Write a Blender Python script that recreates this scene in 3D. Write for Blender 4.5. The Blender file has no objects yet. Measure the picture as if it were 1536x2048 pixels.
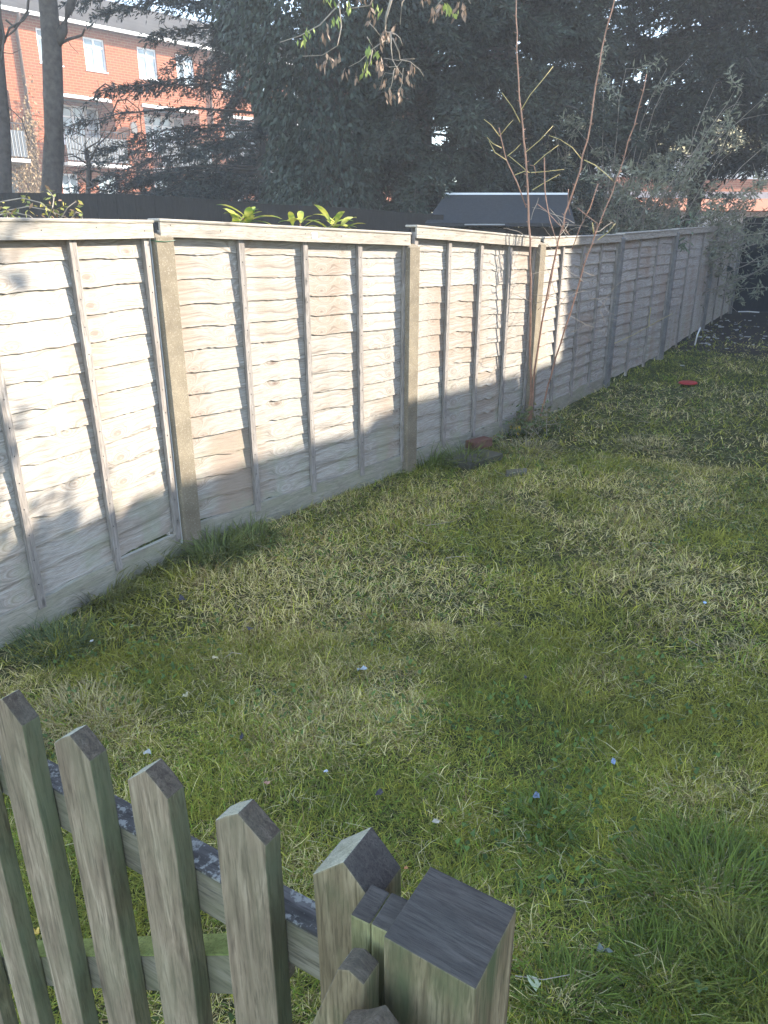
import bpy, bmesh, math, random
import numpy as np
from mathutils import Vector, Matrix
random.seed(7); rng = np.random.default_rng(11)
scene = bpy.context.scene
R = math.radians

# ------------------------------------------------------------------ camera
CAMH = 1.7; FPX = 1480.0; PITCH = math.atan((1024-455)/FPX)
cam_d = bpy.data.cameras.new('camera'); cam = bpy.data.objects.new('camera', cam_d)
scene.collection.objects.link(cam); scene.camera = cam
cam_d.sensor_fit = 'VERTICAL'; cam_d.sensor_height = 36.0; cam_d.sensor_width = 27.0
cam_d.lens = 36.0*FPX/2048.0
cam_d.clip_start = 0.02; cam_d.clip_end = 3000
cam.location = (0, 0, CAMH); cam.rotation_euler = (math.pi/2-PITCH, 0, 0)

# ------------------------------------------------------------------ sky, sun, exposure
SUN_EL = 25.0
sdir2 = Vector((0.97, 0.23)).normalized()
SUN = Vector((sdir2.x*math.cos(R(SUN_EL)), sdir2.y*math.cos(R(SUN_EL)), math.sin(R(SUN_EL))))
world = bpy.data.worlds.new('World'); scene.world = world; world.use_nodes = True
wn = world.node_tree.nodes; wl = world.node_tree.links; wn.clear()
sky = wn.new('ShaderNodeTexSky'); sky.sky_type = 'NISHITA'; sky.sun_disc = False
sky.sun_elevation = R(SUN_EL); sky.sun_rotation = math.atan2(SUN.x, SUN.y)
sky.air_density = 1.0; sky.dust_density = .15; sky.ozone_density = 1.6
hsv = wn.new('ShaderNodeHueSaturation'); hsv.inputs['Saturation'].default_value = .86; wl.new(sky.outputs[0], hsv.inputs['Color'])
bg = wn.new('ShaderNodeBackground'); bg.inputs['Strength'].default_value = 0.15
wo = wn.new('ShaderNodeOutputWorld'); wl.new(hsv.outputs[0], bg.inputs[0]); wl.new(bg.outputs[0], wo.inputs[0])
sl = bpy.data.lights.new('sun', 'SUN'); sl.energy = 3.1; sl.angle = R(0.4); sl.color = (1.0, 0.91, 0.78)
so = bpy.data.objects.new('sun', sl); scene.collection.objects.link(so)
so.rotation_euler = SUN.to_track_quat('Z', 'Y').to_euler()
scene.view_settings.view_transform = 'Standard'; scene.view_settings.look = 'None'
scene.view_settings.exposure = 2.55; scene.view_settings.gamma = 1.0
scene.cycles.max_bounces = 6; scene.cycles.diffuse_bounces = 3; scene.cycles.glossy_bounces = 2
scene.cycles.transmission_bounces = 3; scene.cycles.transparent_max_bounces = 4; scene.cycles.volume_bounces = 0
scene.cycles.use_denoising = True

GLARE_VEIL = .0045
# ------------------------------------------------------------------ helpers
C = scene.collection
def ray(px, py):
    u = (px-768)/FPX; v = -(py-1024)/FPX
    return Vector((u, math.cos(PITCH)+v*math.sin(PITCH), -math.sin(PITCH)+v*math.cos(PITCH)))
def at(px, py, Y):            # world point seen at a photo pixel at forward distance Y
    r = ray(px, py); k = Y/r.y
    return Vector((r.x*k, Y, CAMH+r.z*k))
def ground(px, py, z=0.0):
    r = ray(px, py); k = (z-CAMH)/r.z
    return Vector((r.x*k, r.y*k, z))

def tag(o, label=None, cat=None, group=None, kind=None):
    if label: o['label'] = label
    if cat: o['category'] = cat
    if group: o['group'] = group
    if kind: o['kind'] = kind
    return o
def thing(name, label, cat, loc=(0, 0, 0), rotz=0, group=None):
    o = bpy.data.objects.new(name, None); C.objects.link(o)
    o.location = loc; o.rotation_euler = (0, 0, rotz); o.empty_display_size = 0.1
    return tag(o, label, cat, group)

class MB:
    def __init__(s): s.v = []; s.f = []; s.mi = []; s.uv = None
    def add(s, verts, faces, mi=0):
        b = len(s.v); s.v += [tuple(p) for p in verts]
        for f in faces: s.f.append([b+i for i in f]); s.mi.append(mi)
    def box(s, x0, x1, y0, y1, z0, z1, mi=0, M=None):
        vs = [(x, y, z) for z in (z0, z1) for y in (y0, y1) for x in (x0, x1)]
        if M: vs = [M @ Vector(p) for p in vs]
        s.add(vs, [(0, 2, 3, 1), (4, 5, 7, 6), (0, 1, 5, 4), (2, 6, 7, 3), (0, 4, 6, 2), (1, 3, 7, 5)], mi)
    def prism(s, poly, d0, d1, mi=0, M=None, capmi=None):   # poly in xz, extruded in y
        n = len(poly)
        vs = [(x, d0, z) for x, z in poly]+[(x, d1, z) for x, z in poly]
        if M: vs = [M @ Vector(p) for p in vs]
        s.add(vs, [tuple(range(n)), tuple(range(2*n-1, n-1, -1))], mi)
        b = len(s.v)-2*n
        for i in range(n):
            j = (i+1) % n
            s.f.append([b+j, b+i, b+n+i, b+n+j])
            s.mi.append(capmi[i] if capmi else mi)
    def tube(s, pts, rad, sides=6, mi=0, cap=True):
        pts = [Vector(p) for p in pts]; n = len(pts)
        if not hasattr(rad, '__len__'): rad = [rad]*n
        if len(rad) != n: rad = [float(np.interp(i/(n-1), np.linspace(0, 1, len(rad)), rad)) for i in range(n)]
        if False: rad = [rad[0]+(rad[1]-rad[0])*i/(n-1) for i in range(n)]
        ref = Vector((0.31, 0.17, 0.93)); rings = []
        for i, p in enumerate(pts):
            t = (pts[min(i+1, n-1)]-pts[max(i-1, 0)])
            if t.length < 1e-9: t = Vector((0, 0, 1))
            t.normalize()
            if abs(t.dot(ref)) > .97: a = t.cross(Vector((1, 0, 0))).normalized()
            else: a = t.cross(ref).normalized()
            b = t.cross(a)
            rings.append([p+(a*math.cos(2*math.pi*k/sides)+b*math.sin(2*math.pi*k/sides))*rad[i] for k in range(sides)])
        vs = [q for r_ in rings for q in r_]; fs = []
        for i in range(n-1):
            for k in range(sides):
                k2 = (k+1) % sides
                fs.append((i*sides+k, i*sides+k2, (i+1)*sides+k2, (i+1)*sides+k))
        if cap: fs.append(tuple(range((n-1)*sides, n*sides))); fs.append(tuple(reversed(range(sides))))
        s.add(vs, fs, mi)
    def build(s, name, mats, parent=None, smooth=False, bevel=0):
        me = bpy.data.meshes.new(name); me.from_pydata(s.v, [], s.f)
        if not isinstance(mats, (list, tuple)): mats = [mats]
        for m in mats: me.materials.append(m)
        if len(mats) > 1: me.polygons.foreach_set('material_index', s.mi)
        me.polygons.foreach_set('use_smooth', [bool(smooth)]*len(me.polygons))
        me.update()
        o = bpy.data.objects.new(name, me); C.objects.link(o)
        if parent: o.parent = parent
        if bevel:
            b = o.modifiers.new('bevel', 'BEVEL'); b.width = bevel; b.segments = 2; b.limit_method = 'ANGLE'; b.angle_limit = R(35)
        return o

def np_mesh(name, V, F, mats, parent=None, col=None, uv=None, smooth=False, mi=None):
    V = np.asarray(V, np.float32); F = np.asarray(F, np.int32); n, k = F.shape
    me = bpy.data.meshes.new(name)
    me.vertices.add(len(V)); me.vertices.foreach_set('co', V.ravel())
    me.loops.add(n*k); me.loops.foreach_set('vertex_index', F.ravel())
    me.polygons.add(n); me.polygons.foreach_set('loop_start', np.arange(0, n*k, k, dtype=np.int32))
    me.polygons.foreach_set('loop_total', np.full(n, k, np.int32))
    if not isinstance(mats, (list, tuple)): mats = [mats]
    for m in mats: me.materials.append(m)
    if mi is not None: me.polygons.foreach_set('material_index', np.asarray(mi, np.int32))
    me.polygons.foreach_set('use_smooth', np.full(n, bool(smooth)))
    me.update(calc_edges=True)
    if col is not None:
        a = me.color_attributes.new('Col', 'FLOAT_COLOR', 'POINT')
        c4 = np.ones((len(V), 4), np.float32); c4[:, :3] = col; a.data.foreach_set('color', c4.ravel())
    if uv is not None:
        l = me.uv_layers.new(name='UVMap'); l.data.foreach_set('uv', np.asarray(uv, np.float32)[F.ravel()].ravel())
    o = bpy.data.objects.new(name, me); C.objects.link(o)
    if parent: o.parent = parent
    return o

def vnoise(x, y, seed=0):     # smooth 2-D value noise 0..1
    xi = np.floor(x).astype(np.int64); yi = np.floor(y).astype(np.int64); fx = x-xi; fy = y-yi
    def h(a, b):
        n = (a*374761393+b*668265263+seed*1274126177) & 0xffffffff
        n = ((n ^ (n >> 13))*1274126177) & 0xffffffff
        return ((n ^ (n >> 16)) & 0xffff)/65535.0
    sx = fx*fx*(3-2*fx); sy = fy*fy*(3-2*fy)
    return (h(xi, yi)*(1-sx)+h(xi+1, yi)*sx)*(1-sy)+(h(xi, yi+1)*(1-sx)+h(xi+1, yi+1)*sx)*sy
def fnoise(x, y, seed=0):
    return (vnoise(x, y, seed)*.55+vnoise(x*2.1, y*2.1, seed+1)*.28+vnoise(x*4.3, y*4.3, seed+2)*.17)

# ------------------------------------------------------------------ materials
class NT:
    def __init__(s, name, rough=.8, spec=.3):
        s.m = bpy.data.materials.new(name); s.m.use_nodes = True; s.t = s.m.node_tree; s.n = s.t.nodes
        s.p = s.n['Principled BSDF']; s.p.inputs['Roughness'].default_value = rough
        s.p.inputs['Specular IOR Level'].default_value = spec
    def link(s, a, b): s.t.links.new(a, b)
    def node(s, t, **kw):
        nd = s.n.new(t)
        for k, v in kw.items():
            if k.startswith('i_'):
                key = k[2:]; key = int(key) if key.isdigit() else key.replace('_', ' ')
                if hasattr(v, 'node'): s.link(v, nd.inputs[key])
                else: nd.inputs[key].default_value = v
            else: setattr(nd, k, v)
        return nd
    def math(s, op, a, b=0.0, c=None):
        nd = s.n.new('ShaderNodeMath'); nd.operation = op
        for i, v in enumerate((a, b) if c is None else (a, b, c)):
            if hasattr(v, 'node'): s.link(v, nd.inputs[i])
            else: nd.inputs[i].default_value = v
        return nd.outputs[0]
    def ramp(s, fac, stops):
        nd = s.n.new('ShaderNodeValToRGB'); s.link(fac, nd.inputs[0]); e = nd.color_ramp.elements
        while len(e) < len(stops): e.new(.5)
        for el, (p, c) in zip(e, stops):
            el.position = p; el.color = (*c, 1) if len(c) == 3 else c
        return nd.outputs[0]
    def mix(s, f, a, b, bt='MIX'):
        nd = s.n.new('ShaderNodeMix'); nd.data_type = 'RGBA'; nd.blend_type = bt
        for i, v in ((0, f), (6, a), (7, b)):
            if hasattr(v, 'node'): s.link(v, nd.inputs[i])
            elif isinstance(v, tuple): nd.inputs[i].default_value = (*v, 1)
            else: nd.inputs[i].default_value = v
        return nd.outputs[2]
    def coords(s, kind='Object', scale=(1, 1, 1), rot=(0, 0, 0), loc=(0, 0, 0)):
        tc = s.n.new('ShaderNodeTexCoord'); mp = s.n.new('ShaderNodeMapping')
        mp.inputs['Scale'].default_value = scale; mp.inputs['Rotation'].default_value = rot; mp.inputs['Location'].default_value = loc
        s.link(tc.outputs[kind], mp.inputs[0]); return mp.outputs[0]
    def noise(s, vec, scale=5, detail=4, rough=.55, dist=0):
        nd = s.n.new('ShaderNodeTexNoise'); s.link(vec, nd.inputs['Vector'])
        nd.inputs['Scale'].default_value = scale; nd.inputs['Detail'].default_value = detail
        nd.inputs['Roughness'].default_value = rough; nd.inputs['Distortion'].default_value = dist
        return nd.outputs[0]
    def color(s, c):
        if hasattr(c, 'node'): s.link(c, s.p.inputs['Base Color'])
        else: s.p.inputs['Base Color'].default_value = (*c, 1)
    def bump(s, h, strength=.4, dist=.005):
        b = s.n.new('ShaderNodeBump'); b.inputs['Strength'].default_value = strength; b.inputs['Distance'].default_value = dist
        s.link(h, b.inputs['Height']); s.link(b.outputs[0], s.p.inputs['Normal'])

def flat(name, c, rough=.7, vary=.15, scale=8, bump=0, metal=0):
    t = NT(name, rough); v = t.coords(); n = t.noise(v, scale, 5)
    lo = tuple(x*(1-vary) for x in c); hi = tuple(min(1, x*(1+vary)) for x in c)
    t.color(t.ramp(n, [(.3, lo), (.7, hi)])); t.p.inputs['Metallic'].default_value = metal
    if bump: t.bump(n, bump)
    return t.m

def sawn_board():                   # weathered lap boards: grain, aligned knots, grey and russet stains (uv in metres)
    t = NT('sawn_board', .85, .2); tc = t.n.new('ShaderNodeTexCoord'); uv = tc.outputs['UV']
    sep = t.node('ShaderNodeSeparateXYZ', i_0=uv); x, y = sep.outputs[0], sep.outputs[1]
    vor = t.n.new('ShaderNodeTexVoronoi'); vor.voronoi_dimensions = '2D'; vor.inputs['Scale'].default_value = 1.0
    sc = t.node('ShaderNodeCombineXYZ', i_0=t.math('MULTIPLY', x, 3.2), i_1=t.math('MULTIPLY', y, 6.5))
    t.link(sc.outputs[0], vor.inputs['Vector']); d = vor.outputs['Distance']
    vs_ = t.node('ShaderNodeSeparateColor', i_0=vor.outputs['Color']); d = t.math('ADD', d, t.math('MULTIPLY', vs_.outputs[1], .075))
    # true elliptical distance in metres needs x stretched back: cells are 0.31 x 0.15 m
    fall = t.math('POWER', 2.718, t.math('MULTIPLY', t.math('MULTIPLY', d, d), -22.0))
    warp = t.noise(t.node('ShaderNodeCombineXYZ', i_0=t.math('MULTIPLY', x, 2.2), i_1=t.math('MULTIPLY', y, 7)).outputs[0], 1, 2)
    yy = t.math('ADD', t.math('MULTIPLY', y, 70.0), t.math('ADD', t.math('MULTIPLY', fall, 7.0), t.math('MULTIPLY', warp, 9.0)))
    gv = t.node('ShaderNodeCombineXYZ', i_0=t.math('MULTIPLY', x, 2.0), i_1=yy)
    grain = t.noise(gv.outputs[0], 1.0, 5, .65)
    ring = t.math('SINE', t.math('MULTIPLY', yy, 2.6)); ring = t.math('MULTIPLY_ADD', ring, .5, .5)
    fine = t.noise(t.node('ShaderNodeCombineXYZ', i_0=t.math('MULTIPLY', x, 14), i_1=t.math('MULTIPLY', y, 500)).outputs[0], 1, 3, .7)
    base = t.ramp(grain, [(.3, (.16, .145, .125)), (.47, (.37, .345, .305)), (.7, (.56, .53, .48))])
    base = t.mix(t.math('MULTIPLY', ring, .25), base, (.40, .33, .27))
    base = t.mix(t.math('MULTIPLY', t.ramp(fine, [(.35, (1, 1, 1)), (.55, (0, 0, 0))]), .7), base, (.16, .135, .115))
    big = t.noise(t.node('ShaderNodeCombineXYZ', i_0=t.math('MULTIPLY', x, 1.6), i_1=t.math('MULTIPLY', y, 1.3)).outputs[0], 1, 4)
    base = t.mix(t.ramp(big, [(.5, (0, 0, 0)), (.66, (.6, .6, .6))]), base, (.27, .19, .13))
    ob = t.coords('Object'); zs = t.node('ShaderNodeSeparateXYZ', i_0=ob)
    alg = t.noise(ob, 5, 5, .6)
    am = t.math('MULTIPLY', t.ramp(alg, [(.5, (0, 0, 0)), (.62, (1, 1, 1))]), t.ramp(zs.outputs[2], [(.15, (1, 1, 1)), (.75, (0, 0, 0))]))
    base = t.mix(t.math('MULTIPLY', am, .45), base, (.27, .30, .20))
    kn = t.ramp(t.math('ADD', d, t.math('MULTIPLY', t.math('SUBTRACT', fine, .5), .12)), [(.03, (1, 1, 1)), (.13, (0, 0, 0))])
    kr = t.math('MULTIPLY', t.ramp(d, [(.1, (0, 0, 0)), (.16, (1, 1, 1)), (.3, (0, 0, 0))]), t.math('MULTIPLY_ADD', t.math('SINE', t.math('MULTIPLY', d, 95)), .5, .5))
    gate = t.ramp(vor.outputs['Color'], [(.35, (0, 0, 0)), (.45, (1, 1, 1))])
    base = t.mix(t.math('MULTIPLY', t.math('MULTIPLY', kr, gate), .5), base, (.24, .17, .12))
    base = t.mix(t.math('MULTIPLY', t.math('MULTIPLY', kn, gate), .95), base, (.17, .11, .08))
    t.color(base); t.bump(t.math('ADD', grain, t.math('MULTIPLY', fine, .5)), .5, .002)
    return t.m
def grain_wood(name, lo, mid, hi, axis='X', algae=None, alg_amt=.6, lichen=False, sc=1.0):
    t = NT(name, .85, .2); s1 = {'X': (5*sc, 42*sc, 42*sc), 'Z': (42*sc, 42*sc, 5*sc)}[axis]
    s2 = {'X': (16*sc, 240*sc, 240*sc), 'Z': (240*sc, 240*sc, 16*sc)}[axis]
    oi = t.n.new('ShaderNodeObjectInfo'); tc = t.n.new('ShaderNodeTexCoord')
    off = t.node('ShaderNodeVectorMath', operation='ADD'); t.link(tc.outputs['Object'], off.inputs[0])
    cb = t.node('ShaderNodeCombineXYZ', i_0=t.math('MULTIPLY', oi.outputs['Random'], 9.1), i_1=t.math('MULTIPLY', oi.outputs['Random'], 5.7), i_2=t.math('MULTIPLY', oi.outputs['Random'], 7.3))
    t.link(cb.outputs[0], off.inputs[1]); ob = off.outputs[0]
    def mp(s):
        m = t.n.new('ShaderNodeMapping'); m.inputs['Scale'].default_value = s; t.link(ob, m.inputs[0]); return m.outputs[0]
    g1 = t.noise(mp(s1), 1, 5, .6, 1.2); g2 = t.noise(mp(s2), 1, 3, .7)
    base = t.ramp(g1, [(.28, lo), (.5, mid), (.72, hi)])
    base = t.mix(t.math('MULTIPLY', t.ramp(g2, [(.36, (1, 1, 1)), (.5, (0, 0, 0))]), .7), base, tuple(c*.4 for c in mid))
    v = t.n.new('ShaderNodeTexVoronoi'); t.link(mp({'X': (5, 14, 14), 'Z': (14, 14, 5)}[axis]), v.inputs['Vector']); v.inputs['Scale'].default_value = .8
    bl_ = t.noise(mp({'X': (5, 16, 16), 'Z': (16, 16, 5)}[axis]), 1, 4, .6)
    base = t.mix(t.math('MULTIPLY', t.ramp(bl_, [(.45, (0, 0, 0)), (.65, (1, 1, 1))]), .45), base, lo)
    base = t.mix(t.ramp(v.outputs['Distance'], [(.05, (.8, .8, .8)), (.13, (0, 0, 0))]), base, tuple(c*.3 for c in mid))
    if algae:
        n = t.noise(mp({'X': (3, 9, 9), 'Z': (9, 9, 3)}[axis]), 1.4, 5, .6)
        base = t.mix(t.math('MULTIPLY', t.ramp(n, [(.42, (0, 0, 0)), (.62, (1, 1, 1))]), alg_amt), base, algae)
    if lichen:
        n = t.noise(mp((1, 1, 1)), 55, 4, .7)
        base = t.mix(t.ramp(n, [(.52, (0, 0, 0)), (.6, (.9, .9, .9))]), base, (.26, .26, .23))
    t.color(base); t.bump(t.math('ADD', g1, g2), .55, .0018)
    return t.m
def attr_mat(name, rough=.7, spec=.2, trans=.0):
    t = NT(name, rough, spec); a = t.n.new('ShaderNodeAttribute'); a.attribute_name = 'Col'
    t.link(a.outputs['Color'], t.p.inputs['Base Color'])
    if trans:
        tr = t.n.new('ShaderNodeBsdfTranslucent'); t.link(a.outputs['Color'], tr.inputs[0])
        mx = t.n.new('ShaderNodeMixShader'); mx.inputs[0].default_value = trans
        out = [n for n in t.n if n.type == 'OUTPUT_MATERIAL'][0]
        t.link(t.p.outputs[0], mx.inputs[1]); t.link(tr.outputs[0], mx.inputs[2]); t.link(mx.outputs[0], out.inputs[0])
    return t.m
def concrete_mat(k=(1, 1, 1)):
    t = NT('concrete', .9, .2); v = t.coords(); n = t.noise(v, 6, 5); f = t.noise(v, 160, 3, .7)
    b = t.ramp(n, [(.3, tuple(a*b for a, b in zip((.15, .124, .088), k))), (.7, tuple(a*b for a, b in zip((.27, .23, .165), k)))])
    b = t.mix(t.ramp(f, [(.38, (.55, .55, .55)), (.46, (0, 0, 0))]), b, (.15, .125, .09))
    b = t.mix(t.ramp(f, [(.6, (0, 0, 0)), (.68, (.4, .4, .4))]), b, (.66, .62, .53))
    t.color(b); t.bump(f, .6, .002); return t.m
def brick_mat():
    t = NT('red_brick', .9, .2); v = t.coords('Object'); s = t.node('ShaderNodeSeparateXYZ', i_0=v)
    cb = t.node('ShaderNodeCombineXYZ', i_0=s.outputs[0], i_1=s.outputs[2])
    b = t.n.new('ShaderNodeTexBrick'); t.link(cb.outputs[0], b.inputs['Vector'])
    b.inputs['Scale'].default_value = 1; b.inputs['Brick Width'].default_value = .30; b.inputs['Row Height'].default_value = .10
    b.inputs['Mortar Size'].default_value = .010; b.inputs['Bias'].default_value = -.1
    b.inputs['Color1'].default_value = (.22, .050, .017, 1); b.inputs['Color2'].default_value = (.31, .080, .027, 1)
    b.inputs['Mortar'].default_value = (.33, .21, .13, 1)
    n = t.noise(cb.outputs[0], .9, 4)
    t.color(t.mix(t.math('MULTIPLY', n, .4), b.outputs['Color'], (.30, .11, .06))); return t.m
def glass_mat():
    t = NT('window_glass', .12, .6); v = t.coords(); n = t.noise(v, 1.1, 3)
    t.color(t.ramp(n, [(.35, (.12, .17, .20)), (.6, (.34, .42, .46))])); return t.m

M = {}
M['board'] = sawn_board()
M['batten'] = grain_wood('batten_wood', (.19, .165, .145), (.30, .27, .24), (.40, .365, .335), 'Z')
M['rail'] = grain_wood('cap_rail_wood', (.25, .22, .18), (.38, .34, .285), (.47, .43, .365), 'X')
M['gravel_board'] = grain_wood('gravel_board_wood', (.22, .20, .16), (.32, .295, .24), (.40, .37, .31), 'X', (.24, .25, .16), .45)
M['concrete'] = concrete_mat(); M['shaded_concrete'] = concrete_mat((.85, .98, 1.3))  # second mix is a bluish copy: shade put into the far posts' colour
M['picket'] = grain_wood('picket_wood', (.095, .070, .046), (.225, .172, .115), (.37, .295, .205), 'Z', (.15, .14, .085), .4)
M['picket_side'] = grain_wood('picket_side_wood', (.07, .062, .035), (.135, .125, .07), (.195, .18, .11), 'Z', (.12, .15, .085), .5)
M['endgrain'] = grain_wood('end_grain', (.042, .036, .030), (.068, .058, .049), (.10, .088, .075), 'X', (.07, .07, .062), .3, sc=2.2)
M['worn_top'] = grain_wood('worn_top', (.045, .034, .024), (.085, .067, .048), (.14, .115, .085), 'X', (.10, .10, .07), .3, sc=2.2)
M['lit_slope'] = grain_wood('lit_slope_wood', (.20, .19, .13), (.29, .275, .20), (.36, .34, .26), 'X', sc=2)  # left slopes of picket tops: lit side put into the colour
M['moss_post'] = grain_wood('mossy_post_wood', (.09, .066, .038), (.20, .158, .092), (.32, .26, .16), 'Z', (.065, .085, .038), .85)
M['moss_yellow'] = grain_wood('algae_covered_wood', (.12, .11, .05), (.22, .21, .10), (.28, .275, .14), 'Z', (.07, .075, .035), .7)
M['gate_rail'] = grain_wood('gate_rail_wood', (.10, .088, .062), (.18, .16, .115), (.25, .225, .17), 'X', (.15, .15, .08), .5)
M['lichen'] = grain_wood('lichen_wood', (.05, .045, .04), (.085, .078, .07), (.14, .13, .12), 'X', lichen=True)
M['green_top'] = grain_wood('green_algae_wood', (.15, .17, .045), (.23, .26, .075), (.30, .33, .11), 'X', (.12, .16, .045), .5)
M['leafy'] = attr_mat('leaf_surface', .6, .3, .18)
M['grass'] = attr_mat('grass_blade', .65, .25, .25)
M['conifer'] = attr_mat('conifer_foliage', .8, .1, 0)
M['bark'] = flat('bark', (.075, .062, .052), .9, .4, 14, .8)
M['darkfence'] = grain_wood('dark_stained_board', (.018, .017, .016), (.028, .026, .024), (.04, .037, .034), 'Z')
M['felt'] = flat('roof_felt', (.035, .036, .037), .9, .25, 30)
M['whitepaint'] = flat('white_paint', (.78, .78, .76), .5, .06, 3)
M['upvc'] = flat('white_frame', (.8, .8, .8), .4, .03, 3)
M['brick'] = brick_mat(); M['glass'] = glass_mat()
M['rooftile'] = flat('grey_roof_tile', (.085, .08, .075), .9, .35, 4)
M['iron'] = flat('black_iron', (.02, .02, .022), .5, .2, 10)
M['screen'] = flat('balcony_screen', (.34, .35, .35), .7, .12, 2)
M['pipe'] = flat('brown_pipe', (.10, .07, .06), .5, .15, 4)
M['stem'] = flat('reddish_stem', (.27, .15, .10), .6, .3, 25)
M['twig'] = flat('yellow_twig', (.46, .38, .15), .6, .2, 30)
M['drytwig'] = flat('dry_twig', (.30, .255, .20), .8, .3, 20)
M['red'] = flat('red_plastic', (.38, .035, .03), .4, .2, 30)

# ------------------------------------------------------------------ ground
def axis_pts():
    a = np.concatenate([-np.geomspace(400, 12, 14), np.arange(-10, 22, .12), np.geomspace(24, 500, 14)]); return a
gx = np.concatenate([-np.geomspace(500, 9, 14), np.arange(-8, 14, .1), np.geomspace(15, 500, 14)])
gy = np.concatenate([-np.geomspace(500, 5, 12), np.arange(-4, 22, .1), np.geomspace(23, 900, 14)])
GX, GY = np.meshgrid(gx, gy)
def bumpz(x, y):
    return (fnoise(x*1.3, y*1.3, 3)-.5)*.035+(fnoise(x*5, y*5, 9)-.5)*.022
near = ((np.abs(GX) < 14) & (GY > -4) & (GY < 22))
GZ = np.where(near, bumpz(GX, GY), 0)-.012
V = np.stack([GX.ravel(), GY.ravel(), GZ.ravel()], 1); ny_, nx_ = GX.shape
ii = (np.arange(ny_-1)[:, None]*nx_+np.arange(nx_-1)[None]).ravel()
t = NT('soil_and_thatch', .95, .1); v = t.coords()
n1 = t.noise(v, 5, 9, .75); n2 = t.noise(v, 160, 4, .8)
b = t.ramp(n1, [(.3, (.035, .045, .012)), (.5, (.085, .09, .028)), (.75, (.17, .15, .06))])
b = t.mix(t.ramp(n2, [(.38, (.85, .85, .85)), (.62, (0, 0, 0))]), b, (.025, .03, .010))
sp = t.node('ShaderNodeSeparateXYZ', i_0=v)
far = t.ramp(t.math('ADD', t.math('MULTIPLY', t.math('SUBTRACT', t.math('ADD', sp.outputs[1], t.math('MULTIPLY', sp.outputs[0], .8)), 14.0), .25), t.math('MULTIPLY', n1, .5)), [(.3, (0, 0, 0)), (.6, (1, 1, 1))])
b = t.mix(far, b, (.06, .048, .036)); t.color(b); t.bump(n2, .8, .02); M['soil'] = t.m
g = np_mesh('ground', V, np.stack([ii, ii+1, ii+nx_+1, ii+nx_], 1), M['soil'], smooth=True); tag(g, kind='structure')

# ------------------------------------------------------------------ lap fence
P = [Vector(p) for p in [(-2.04, 2.18), (-1.13, 3.88), (.15, 5.33), (1.28, 6.66), (2.50, 8.46), (3.79, 10.37), (5.60, 13.43), (7.27, 16.14)]]
def topz(px, py, A, B):              # height of a point on the vertical plane AB seen at a pixel
    r = ray(px, py); d = (B-A).normalized(); n = Vector((-d.y, d.x)); k = A.dot(n)/(r.x*n.x+r.y*n.y)
    return CAMH+r.z*k
post_labels = ['speckled concrete fence post hidden at the near end of the lap fence', 'speckled concrete fence post with a green wire round its top, nearest post in view',
  'speckled concrete fence post between the stickered panel and the panel behind the bare stems', 'concrete fence post right behind the reddish bare stems',
  'concrete fence post beside the first fully shaded panel, right of the bare stems', 'shaded concrete fence post below the overhanging shrub leaves',
  'narrow shaded concrete fence post with a white peg at its foot', 'farthest concrete fence post where the lap fence meets the dark end fence']
for i in range(1, 8):
    A = P[i]; d = (P[min(i+1, 7)]-P[i-1]).normalized(); ang = math.atan2(d.y, d.x)
    if i == 1: pass
    th_ = thing('concrete_post', post_labels[i], 'fence post', (A.x, A.y, 0), ang, 'concrete posts of the lap fence')
    zt = [1.7, 1.655, 1.575, 1.565, 1.59, 1.635, 1.625, 1.63][i]
    mb = MB()     # H-section with grooves, chamfered front corners
    w, dp, gz = .060, .078, .02
    prof = [(-w, -dp+.008), (-w+.008, -dp), (w-.008, -dp), (w, -dp+.008), (w, -gz), (w-.022, -gz), (w-.022, gz), (w, gz), (w, dp), (-w, dp), (-w, gz), (-w+.022, gz), (-w+.022, -gz), (-w, -gz)]
    n = len(prof); zs = [-.1, .4, .8, 1.2, zt-.0]
    vs = [(x, y, z) for z in zs for x, y in prof]; fs = []
    for k in range(len(zs)-1):
        for a in range(n): fs.append((k*n+a, k*n+(a+1) % n, (k+1)*n+(a+1) % n, (k+1)*n+a))
    base = (len(zs)-1)*n; vs += [(x*.55, y*.55, zt+.022) for x, y in prof]
    for a in range(n): fs.append((base+a, base+(a+1) % n, base+n+(a+1) % n, base+n+a))
    fs.append(tuple(base+n+a for a in range(n)))
    mb.add(vs, fs); mb.build('post_body', M['concrete'] if i < 4 else M['shaded_concrete'], th_)
    if i == 1:
        wv = MB(); wv.tube([(-.063, -.03, zt-.01), (-.060, -.081, zt-.016), (0, -.081, zt-.02), (.060, -.081, zt-.014), (.064, -.02, zt-.006), (.06, .081, zt), (-.06, .081, zt-.004), (-.063, -.03, zt-.01)], .0018, 5)
        wv.build('wire_tie', flat('green_wire', (.02, .10, .05), .4), th_)

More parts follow.
